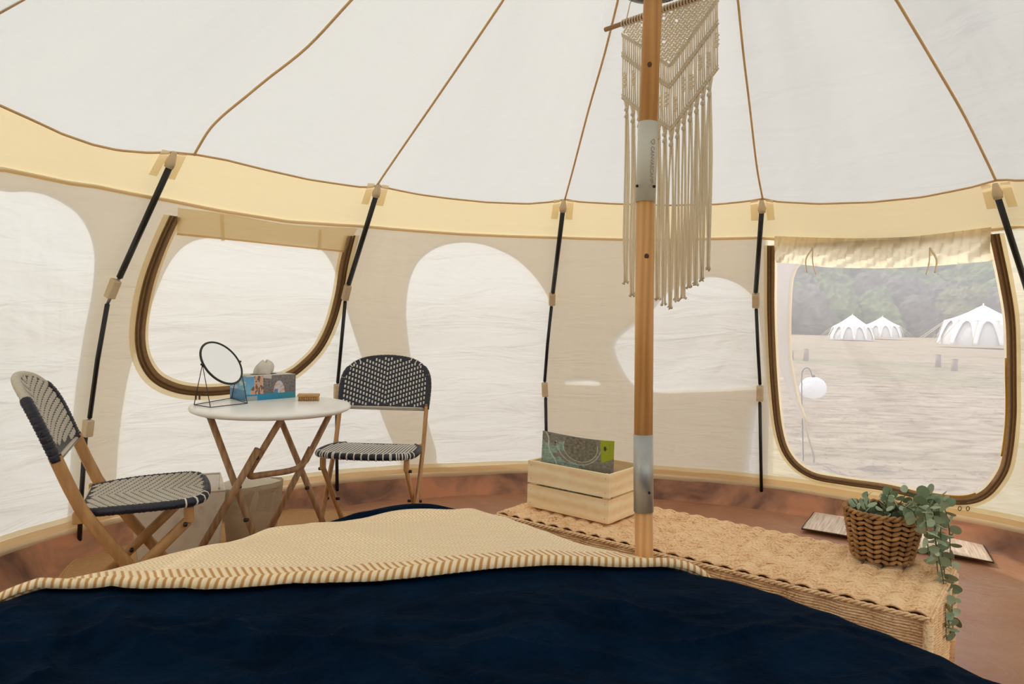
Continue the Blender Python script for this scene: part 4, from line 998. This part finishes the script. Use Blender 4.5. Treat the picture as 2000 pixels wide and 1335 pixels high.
# ------------------------------------------------------------------ wicker trunk
CH = .33
cf = [onz(970, 1000, CH), onz(1815, 1203, CH)]; bk = [onz(1088, 948, CH), onz(1832, 1098, CH)]
ux = (cf[1] - cf[0]); LCH = ux.length; ux.normalize(); uy = Vector((-ux.y, ux.x, 0)); WCH = .475
O = cf[0]; O = Vector((O.x, O.y, 0))
tr_ = empty('wicker_trunk', O + ux * LCH / 2 + uy * WCH / 2, label='long low wicker trunk running along the far side of the bed', cat='trunk')
MB().box(O + ux * LCH / 2 + uy * WCH / 2 + Z_ * (CH / 2 - .006), (LCH - .03, WCH - .03, CH - .02), (ux, uy, Z_)).build('inner_core', M['rattan_core'], tr_)
PERB = LCH / 25.0
def strands(n, fn, L, amp, r, per, grp, nm, sides=5, spb=7):
    mb = MB(); m = int(L / per) * spb
    for k in range(n):
        ph = .42 * ((k // grp) % 2) ; jit = random.uniform(-.0007, .0007); ja = random.uniform(.75, 1.15)
        pts = []
        for i in range(m + 1):
            s_ = L * i / m; pts.append(fn(s_, (k + .5) / n, amp * ja * math.sin(PI * s_ / per + ph) * (1 if (k // grp) % 2 == 0 else 1) + jit))
        mb.tube(pts, r, sides, flat=1.0)
    return mb.build(nm, M['rattan'], tr_, kind='stuff')
strands(62, lambda s_, f_, a: O + ux * s_ + uy * (.006 + (WCH - .012) * f_) + Z_ * (CH - .006 + abs(a)), LCH, .0090, .0036, PERB, 5, 'woven_lid', 5, 8)
mb = MB()
for k in range(26):
    c = O + ux * (PERB * k) ; mb.tube([c + uy * .004 + Z_ * (CH - .003), c + uy * (WCH - .004) + Z_ * (CH - .003)], .0032, 6)
mb.build('lid_stakes', M['rattan'], tr_, kind='stuff')
strands(42, lambda s_, f_, a: O + ux * s_ + uy * (a * .8 + .002) + Z_ * (.01 + (CH - .018) * f_), LCH, .005, .0042, PERB, 2, 'woven_side', 4, 5)
strands(42, lambda s_, f_, a: O + ux * s_ + uy * (WCH + a * .8 - .002) + Z_ * (.01 + (CH - .018) * f_), LCH, .005, .0042, PERB, 2, 'woven_side', 4, 5)
strands(42, lambda s_, f_, a: O + ux * (LCH + a * .8 - .002) + uy * s_ + Z_ * (.01 + (CH - .018) * f_), WCH, .005, .0042, WCH / 10, 2, 'woven_side', 5, 5)
strands(42, lambda s_, f_, a: O + ux * (a * .8 + .002) + uy * s_ + Z_ * (.01 + (CH - .018) * f_), WCH, .005, .0042, WCH / 10, 2, 'woven_side', 4, 5)
def braid(P0, P1, z, nm='braided_border'):
    mb = MB(); L = (P1 - P0).length; n_ = int(L / .006); d_ = (P1 - P0).normalized(); o_ = Vector((-d_.y, d_.x, 0))
    for q in range(3):
        mb.tube([P0 + d_ * (L * i / n_) + o_ * (.0055 * math.sin(i * .75 + q * 2.1)) + Z_ * (z + .0045 * math.cos(i * .75 + q * 2.1)) for i in range(n_ + 1)], .0034, 5)
    mb.build(nm, M['rattan'], tr_, kind='stuff')
C4 = [O, O + ux * LCH, O + ux * LCH + uy * WCH, O + uy * WCH]
for k in range(4):
    braid(C4[k], C4[(k + 1) % 4], CH - .010)
    MB().tube([C4[k] + Z_ * .0, C4[k] + Z_ * (CH - .02)], .013, 8).build('corner_post', M['rattan'], tr_)

# ------------------------------------------------------------------ pine crate with leaflet
CB = CH + .0125
k0, k1 = onz(1029, 987, CB), onz(1188, 1024, CB); cx_ = (k1 - k0); LC = cx_.length; cx_.normalize(); cy_ = Vector((-cx_.y, cx_.x, 0)); WC = .255
k2 = onz(1238, 1000, CB)
crt = empty('pine_crate', k0 + cx_ * LC / 2 + cy_ * WC / 2, label='small slatted pine crate standing on the left end of the wicker trunk', cat='crate')
k0 = Vector((k0.x, k0.y, CB)); th_ = .011; HS = .083; GP = .007
AXc = (cx_, cy_, Z_)
for lv in (0, 1):
    zc = HS / 2 + lv * (HS + GP)
    MB().box(k0 + cx_ * LC / 2 + cy_ * th_ / 2 + Z_ * zc, (LC, th_, HS), AXc).build('slat', M['crate'], crt, bevel=.0015)
    MB().box(k0 + cx_ * LC / 2 + cy_ * (WC - th_ / 2) + Z_ * zc, (LC, th_, HS), AXc).build('slat', M['crate'], crt, bevel=.0015)
    for s_ in (0, 1):
        MB().box(k0 + cx_ * (th_ / 2 + s_ * (LC - th_)) + cy_ * WC / 2 + Z_ * zc, (th_, WC - 2 * th_ - .001, HS), AXc).build('end_slat', M['crate'], crt, bevel=.0015)
    for fx in (.045, .955):
        for fz in (.2, .8):
            MB().ell(k0 + cx_ * LC * fx - cy_ * .0005 + Z_ * (zc - HS / 2 + HS * fz), cx_ * .0018, cy_ * .001, Z_ * .0018, 6, 4).build('nail_head', M['steel'], crt)
for a_ in (th_ + .012, LC - th_ - .012):
    for b_ in (th_ + .012, WC - th_ - .012): MB().box(k0 + cx_ * a_ + cy_ * b_ + Z_ * .086, (.022, .022, .165), AXc).build('corner_block', M['crate'], crt, bevel=.001)
for q in range(4): MB().box(k0 + cx_ * LC / 2 + cy_ * (th_ + .006 + (WC - 2 * th_ - .012) * (q + .5) / 4) + Z_ * .006, (LC - 2 * th_ - .002, .050, .008), AXc).build('base_slat', M['crate'], crt, bevel=.001)
# leaflet
l0 = k0 + cx_ * .052 + cy_ * .045 + Z_ * .012
lf0 = onplane(1056, 905, k0 + cy_ * .05, cy_); 
def onp(px, py, d): return onplane(px, py, k0 + cy_ * d, cy_)
pL, pR = onp(1056.5, 841, .06), onp(1200, 861, .06)
def mapcol(u, v):
    n1_ = fbm(u * 5, v * 4, 3); n2_ = fbm(u * 26, v * 18, 6); x = u; y = v
    if u > .79 + .03 * (1 - y) * 2 and y > .42 + .28 * (1 - abs(u - .87) * 6) * -.2 and y > .38 + (u - .83) * .9:
        # dark tree emblem with a line of small text on green
        ex_ = (u - .868) / .020; ey_ = (y - .77) / .065
        if ex_ * ex_ + ey_ * ey_ < 1 + .4 * n2_ or (abs(ey_ + .0) < .16 and .6 < ex_ < 1.9): return (.03, .05, .02)
        if abs(u - .942) < .004 and .60 < y < .90 and math.sin(y * 240) > -.3: return (.12, .16, .01)
        return (.34, .40, .012)
    c = Vector((.17, .15, .12)) + Vector((.06, .055, .05)) * n2_
    if n1_ + (.32 - u) * 1.3 + (.36 - v) * .9 > .0: c = Vector((.20, .27, .22)) + Vector((.10, .12, .10)) * n2_
    e_ = ((u - .52) / .24) ** 2 + ((v - .72) / .40) ** 2
    if e_ < 1 and v < 1: c = Vector((.14, .125, .085)) + Vector((.09, .08, .05)) * n2_
    if abs(e_ - 1) < .035 and v < .82: c = Vector((.42, .44, .30))
    d2 = ((u - .50) / .32) ** 2 + ((v - .85) / .62) ** 2
    if abs(d2 - 1) < .025 and v < .8: c = Vector((.40, .44, .40))
    if abs(u - .03 - (1 - v) * .18 - .02 * math.sin(v * 9)) < .006: c = Vector((.45, .48, .45))
    for (a_, b_, r_) in ((.175, .735, .016), (.165, .66, .010), (.195, .66, .010), (.09, .93, .012)):
        rr_ = math.hypot(u - a_, (v - b_) * .75)
        if rr_ < r_ and rr_ > r_ * .35: c = Vector((.02, .02, .02))
    return tuple(max(.01, x_ * 1.3) for x_ in c)
leaf = MB(); zt = pL.z; LW = (pR - pL).length
def LF(u, v):
    top = lerp(pL.z, pR.z, u); z = lerp(CB + .012, top, v)
    return k0 + cx_ * ((pL - k0).dot(cx_) + (pR - pL).dot(cx_) * u) + cy_ * (.06 + .028 * math.sin(PI * (.15 + .85 * u)) * v) + Z_ * (z - CB - .010 * math.sin(PI * u) * v)
nu, nv = 190, 130; leaf.grid(LF, nu, nv); leaf.c = [mapcol(i / (nu - 1), max(0, (j / (nv - 1) - .5) * 2)) for j in range(nv) for i in range(nu)]
lo_ = leaf.build('map_leaflet', M['print'], None, solid=.0006); tag(lo_, 'curved green and brown aerial map leaflet standing in the pine crate', 'leaflet')

# ------------------------------------------------------------------ potted trailing eucalyptus
PZ = CH + .0105; pc = Vector((1.150, 2.20, PZ)); HP = .152
def prr(z): return lerp(.080, .110, z / HP)
pl = empty('trailing_plant', pc, label='trailing eucalyptus plant in a brown woven basket on the trunk', cat='plant')
bsk = MB().lathe([(0, .002), (.074, .002), (.0745, .004), (.102, HP - .004), (.096, HP - .006), (.090, .11), (0, .11)], pc, 40).build('basket', M['basket_dark'], pl)
mb = MB(); nc = 26; nr = 9; random.seed(5)
for j in range(nr):
    z0 = .004 + (HP - .014) * j / nr; hz_ = (HP - .014) / nr
    for k in range(nc):
        a = 2 * PI * (k + .5 * (j % 2) * 0) / nc; da = 2 * PI / nc; sgn = 1 if k % 2 else -1
        P = []
        for s_ in (-1, -.5, 0, .5, 1):
            aa = a + s_ * da * .62; zz_ = z0 + hz_ * .5 + sgn * s_ * hz_ * .42; rr_2 = prr(zz_) + .0035 * (1 - s_ * s_) - .001
            P.append(pc + Vector((rr_2 * math.cos(aa), rr_2 * math.sin(aa), zz_)))
        mb.tube(P, [.0024, .0055, .0066, .0055, .0024], 6)
mb.build('seagrass_weave', M['seagrass'], bsk, kind='stuff')
mb = MB()
for q in range(2):
    mb.tube([pc + Vector(((.108 + .005 * math.cos(i * .9 + q * PI)) * math.cos(i * PI / 60), (.108 + .005 * math.cos(i * .9 + q * PI)) * math.sin(i * PI / 60), HP - .004 + .005 * math.sin(i * .9 + q * PI))) for i in range(120)], .0048, 6, True)
mb.build('rim', M['seagrass'], bsk)
MB().lathe([(0, .112), (.091, .112)], pc, 24).build('soil', M['soil'], pl)
def leafmesh(nm, fold, cup):
    mb = MB(); N = 12; vs = [Vector((0, 0, 0))]
    for k in range(N):
        a = 2 * PI * k / N; x = .5 + .5 * math.cos(a); y = .46 * math.sin(a); vs.append(Vector((x, y, fold * abs(y) + cup * (x - .5) ** 2)))
    vs[0] = Vector((.5, 0, -.02)); mb.add(vs, [(0, 1 + k, 1 + (k + 1) % N) for k in range(N)])
    me = mb.mesh(nm); me.materials.append(M['leaf']); return me
LM = [leafmesh('leaf', .18, .1), leafmesh('leaf', .32, -.15), leafmesh('leaf', .05, .3)]
nleaf = [0]
def add_leaf(p, d, up_, s_):
    if nleaf[0] >= 296: return
    nleaf[0] += 1
    o = bpy.data.objects.new('leaf', random.choice(LM)); col.objects.link(o); o.parent = pl
    x = d.normalized(); z = (up_ - x * up_.dot(x)).normalized(); y = z.cross(x)
    m = Matrix(((x.x * s_, y.x * s_, z.x * s_, 0), (x.y * s_, y.y * s_, z.y * s_, 0), (x.z * s_, y.z * s_, z.z * s_, 0), (0, 0, 0, 1))); m.translation = p - pc; o.matrix_local = m
random.seed(11)
def rnd(a=1): return Vector((random.uniform(-a, a), random.uniform(-a, a), random.uniform(-a, a)))
def stem(P, s0, s1, step):
    pts = [Vector(tuple(map(float, p))) for p in cr_spline([tuple(p) for p in P], 6)]
    MB().tube(pts, [lerp(.0022, .0012, i / len(pts)) for i in range(len(pts))], 5).build('stem', M['stem'], pl)
    acc = 0; tot = sum((pts[i + 1] - pts[i]).length for i in range(len(pts) - 1)); run = 0; k = 0
    for i in range(len(pts) - 1):
        run += (pts[i + 1] - pts[i]).length; acc += (pts[i + 1] - pts[i]).length
        if acc >= step:
            acc = 0; k += 1; t_ = (pts[i + 1] - pts[i]).normalized(); s_ = lerp(s0, s1, run / tot) * random.uniform(.8, 1.2)
            side = t_.cross(Vector((math.cos(k * 1.7), math.sin(k * 1.7), .3))).normalized()
            for sg in (1, -1): add_leaf(pts[i], side * sg + t_ * .35 + rnd(.25), t_ * -1 * (1 if t_.z > 0 else -1) + Vector((0, -.6, .5)) + rnd(.5), s_)
Tt = pc + Vector((0, 0, .112))
def tpx(px, py, t): return at(px, py, t)
hangs = [[(1795, 985, 2.15), (1822, 975, 2.13), (1836, 1005, 2.11), (1838, 1060, 2.10), (1845, 1120, 2.09), (1850, 1190, 2.08), (1857, 1240, 2.07)],
         [(1790, 990, 2.10), (1815, 985, 2.08), (1824, 1020, 2.06), (1830, 1070, 2.06), (1842, 1130, 2.05), (1846, 1180, 2.05), (1848, 1235, 2.04)],
         [(1780, 990, 2.08), (1802, 995, 2.05), (1810, 1030, 2.03), (1812, 1065, 2.03), (1816, 1090, 2.03)],
         [(1800, 985, 2.2), (1838, 985, 2.2), (1852, 1020, 2.2), (1856, 1070, 2.2), (1858, 1130, 2.18), (1860, 1200, 2.14), (1862, 1240, 2.12)],
         [(1785, 990, 2.14), (1812, 978, 2.14), (1826, 1010, 2.14), (1828, 1080, 2.13), (1836, 1150, 2.10), (1840, 1200, 2.08), (1850, 1248, 2.06)],
         [(1795, 975, 2.2), (1825, 965, 2.2), (1850, 985, 2.2)], [(1760, 985, 2.12), (1785, 1000, 2.09), (1790, 1025, 2.07)]]
for hg in hangs: stem([tpx(*q) for q in hg], .036, .030, .0205)
for (dx, dy, hh_, bend) in ((-.055, -.02, .075, -.02), (-.03, .03, .085, -.01), (-.015, -.035, .06, -.01), (.01, .02, .095, .01), (.03, -.03, .07, .02), (.045, .02, .10, .03), (.06, -.01, .08, .04), (.02, .05, .09, .02), (-.045, .045, .06, -.03), (.0, -.01, .08, .0), (.05, -.04, .06, .03)):
    p0 = Tt + Vector((dx, dy, 0)); stem([p0, p0 + Vector((bend * .4, -.004, hh_ * .5)), p0 + Vector((bend * 1.2, -.01, hh_))], .034, .028, .024)

# ------------------------------------------------------------------ ribbed mat on the floor behind the trunk
m4 = [onz(1566, 1034, .01), onz(1940, 1101, .01), onz(1906, 1046, .01), onz(1600, 990, .01)]
matp = empty('floor_mat', sum(m4, Vector()) / 4, label='pale ribbed cotton mat lying behind the wicker trunk', cat='mat')
mb = MB()
def MT(u, v):
    p = lerp(lerp(m4[0], m4[1], u), lerp(m4[3], m4[2], u), v); c_ = .03; 
    return p + Z_ * (.003 * math.sin(u * 9) + .003 * noise.noise(p * 6) + .006) - ux * 0
mb.grid(MT, 60, 20); o = mb.build('woven_mat', M['mat'], matp, solid=.006); uv = o.data.uv_layers.new(name='UVMap')
for l_ in o.data.loops: i = l_.vertex_index; uv.data[l_.index].uv = ((i % 60) / 59, (i // 60) / 19)
MB().tube([MT(k / 40, 0) for k in range(41)] + [MT(1, k / 12) for k in range(1, 13)] + [MT(1 - k / 40, 1) for k in range(1, 41)] + [MT(0, 1 - k / 12) for k in range(1, 12)], .004, 6, True).build('bound_edge', M['mat_edge'], matp)

# ------------------------------------------------------------------ outdoors
def gz(D): return -.0165 * max(0, min(D, 95) - 20)
def GR(u, v):
    a = lerp(math.radians(-60), math.radians(150), 1 - u) if False else 2 * PI * u; D = .0 + 2.2 * (1.0 + 3 * v) ** 4.2 if v > 0 else 2.40
    x = CX + D * math.cos(a); y = CY + D * math.sin(a); dd = math.hypot(x, y)
    b = .05 * noise.noise(Vector((x * .35, y * .35, 0))) * min(1, max(0, (D - 4) / 4)) + .02 * noise.noise(Vector((x * 1.3, y * 1.3, 0))) * min(1, max(0, (D - 3) / 3))
    return Vector((x, y, gz(dd) + b - .02))
MB().grid(GR, 200, 70, True).build('ground', M['field'], None, kind='structure')
mb = MB(); random.seed(21)
for k in range(2600):
    px = random.uniform(1500, 2080); D = random.uniform(4.6, 17) ** 1.0; p = at(px, 640, D); a = random.uniform(0, PI)
    g = Vector((p.x, p.y, gz(math.hypot(p.x, p.y)) - .02))
    if (Vector((g.x - CX, g.y - CY, 0))).length < 2.7: continue
    for q in range(5):
        a = random.uniform(0, 2 * PI); l_ = random.uniform(.02, .06); d_ = Vector((math.cos(a) * .9, math.sin(a) * .9, random.uniform(.1, .6))); s_ = Vector((-math.sin(a), math.cos(a), 0)) * .003
        mb.add([g - s_, g + s_, g + d_ * l_], [(0, 1, 2)])
tg = mb.build('dry_grass', M['straw'], None); tag(tg, 'dry straw-coloured grass stubble on the field outside', 'grass', kind='stuff')
# bell tents
def far_tent(loc, R, H, rot, label, nper=12):
    e_ = empty('lotus_tent', loc, rot, label=label, cat='tent', group='white tents across the field')
    k = R / 2.5; hw = 1.55 * k; re = 1.95 * k
    def rp(u, v):
        a = 2 * PI * u; r = re * 1.06 * (1 - v) ** .92 + .03 * k; z = hw + (H - hw) * (v ** 1.05) - .10 * k * math.sin(PI * v) - .05 * k * (1 - v) * math.sin(nper * PI * u) ** 2; return Vector((r * math.cos(a), r * math.sin(a), z))
    MB().grid(rp, 72, 12, True).build('tent_roof', M['far_canvas'], e_, local=True)
    MB().tube([(0, 0, H - .05), (0, 0, H + .12 * k)], .04 * k, 8).build('roof_cap', M['far_canvas'], e_, local=True)
    MB().lathe([(2.40 * k, 0), (2.38 * k, .5 * k), (2.15 * k, 1.1 * k), (re * .96, hw)], (0, 0, 0), 48).build('tent_wall', M['far_shade'], e_, local=True)
    for i in range(nper):
        a = 2 * PI * i / nper; d0 = Vector((math.cos(a), math.sin(a), 0)); t0 = Vector((-math.sin(a), math.cos(a), 0))
        # awning leg: broad at the eave, arching down to a narrow foot flared away from the wall
        mb = MB(); hwid = re * math.pi / nper
        def AL(u, v, _k=k): 
            wdt = lerp(hwid * 1.02, .10 * _k, min(1, v * 1.0) ** .45); r = lerp(re * 1.06, 2.62 * _k, v ** .8); z = lerp(hw - .02, .05, v); return d0 * r + t0 * (wdt * (u * 2 - 1)) + Vector((0, 0, z))
        mb.grid(AL, 5, 10).build('awning_leg', M['far_canvas'], e_, local=True, solid=.02)
        MB().tube([d0 * re * 1.05 + Vector((0, 0, hw)), d0 * 3.9 * k + Vector((0, 0, 0))], .022 * k, 5).build('guy_rope', M['rope'], e_, local=True)
    return e_
def place(px, py, D):
    p = at(px, py, D); return p
p1 = place(1663, 663, 86); far_tent(p1, 2.5, 2.95, .2, 'left one of two small white tents standing close together by the trees')
p2 = place(1722, 658, 96); far_tent(p2, 2.5, 2.7, .5, 'right one of two small white tents, half behind its neighbour')
p3 = place(1917, 673, 55); far_tent(p3, 2.95, 3.0, .35, 'large white tent at the right edge of the mesh window')
# stumps
def stump(px, py, D, wpx, hpx, label):
    p = at(px, py, D); r = wpx / 2 * D / F; h_ = hpx * D / F
    o = MB().tube([p - Z_ * .1, p + Z_ * h_ * .5, p + Z_ * h_], [r * 1.08, r, r * .97], 12).build('field_post', M['post'], empty('wooden_post', p, label=label, cat='post', group='short posts in the field'))
    MB().tube([p + Z_ * h_, p + Z_ * (h_ + .012)], [r * .9, r * .85], 12).build('post_cap', M['bark'], o.parent)
stump(1574, 700, 19.5, 10, 18, 'short wooden post in the grass left of the white globe lantern')
stump(1832, 713, 18.4, 10, 20, 'short wooden post, left of the pair in front of the large tent')
stump(1864, 723, 16.6, 11, 21, 'short wooden post, right of the pair in front of the large tent')
p_ = at(1547, 697, 20); tag(MB().tube([p_ - Z_ * .1, p_ + Z_ * .18], .05, 8).build('wooden_stake', M['post'], None), 'low thin stake in the grass beside the awning leg', 'post')
# shepherd hook and paper lantern
HD = 5.45
hb = onz(1569, 897, -.01); HD = (hb - CAM).dot(fwd)
hook = empty('lantern_hook', hb, label='thin black metal hook stuck in the ground outside the window', cat='hook')
hp_ = [(1569, 900), (1568, 850), (1566, 780), (1566, 735), (1569, 722), (1576, 718), (1582, 722), (1586, 733), (1589, 741), (1593, 742)]
MB().tube([at(float(a), float(b), HD) for a, b in cr_spline(hp_, 5)], .0045, 6).build('hook_rod', M['black_wire'], hook)
lc_ = at(1588, 757, HD + .02)
ln = empty('paper_lantern', lc_, label='white round paper lantern hanging from the metal hook', cat='lantern')
mb = MB(); mb.lathe([(.012 + .086 * math.sin(PI * k / 16), -.083 * math.cos(PI * k / 16)) for k in range(17)], lc_, 32); mb.build('paper_globe', M['paper'], ln)
MB().tube([lc_ + Z_ * .080, lc_ + Z_ * .10], .012, 8).build('top_ring', M['black_wire'], ln)
# trees
random.seed(4)
def crown_mesh(seed, mat):
    random.seed(seed); mb = MB(); 
    for b in range(9):
        a = random.uniform(0, 2 * PI); rr_ = random.uniform(0, 2.3) if b else 0; c = Vector((rr_ * math.cos(a), rr_ * math.sin(a), random.uniform(-3.4, 3.2) if b else 0)); s_ = random.uniform(1.8, 2.9) * (1 - abs(c.z) * .09)
        st = len(mb.v); mb.ell(c, (s_, 0, 0), (0, s_, 0), (0, 0, s_ * .9), 24, 16)
        for i in range(st, len(mb.v)):
            v = Vector(mb.v[i]); d_ = (v - c).normalized(); n_ = noise.fractal(v * .9 + Vector((seed, 0, 0)), 1, 2, 4); n2_ = noise.noise(v * 2.6); mb.v[i] = tuple(v + d_ * (n_ * .6 + n2_ * .5 + .25 * noise.noise(v * 5.5)))
    me = mb.mesh('crown', smooth=False); me.materials.append(M[mat]); return me
CM = [crown_mesh(1, 'tree0'), crown_mesh(2, 'tree1'), crown_mesh(3, 'tree2'), crown_mesh(5, 'tree0')]
TM = MB().tube([(0, 0, -1), (0.1, 0, 4), (0, .1, 9)], [.35, .28, .15], 8).mesh('trunk'); TM.materials.append(M['bark'])
TL = ['full green broadleaf tree in the wood beyond the field', 'olive-toned broadleaf tree in the wood beyond the field', 'thin grey-brown tree in the wood beyond the field', 'full green broadleaf tree in the wood beyond the field']
random.seed(8)
for row, (D, zof) in enumerate(((118, -1.5), (127, 0), (136, 3.0), (145, 9.5))):
    for k in range(19):
        x = lerp(8, 130, (k + .5 * (row % 2)) / 19) + random.uniform(-.4, .4); y = D + random.uniform(-.8, .8)
        kind = random.choice([0, 0, 3, 1, 2] if x > 62 else [2, 2, 1, 0]); s_ = random.uniform(.85, 1.15); zb = gz(120) + zof
        t_ = empty('woodland_tree', (x, y, zb), random.uniform(0, 6), label=TL[kind], cat='tree', group=['green trees beyond the field', 'olive trees beyond the field', 'grey-brown trees beyond the field', 'green trees beyond the field'][kind])
        for nm, me, z in (('trunk', TM, 0), ('crown', CM[kind], 4.6 * s_)):
            o = bpy.data.objects.new(nm, me); col.objects.link(o); o.parent = t_; o.location = (0, 0, z); o.scale = (s_ * 1.15, s_ * 1.15, s_ * (1.25 if nm == 'crown' else 1))
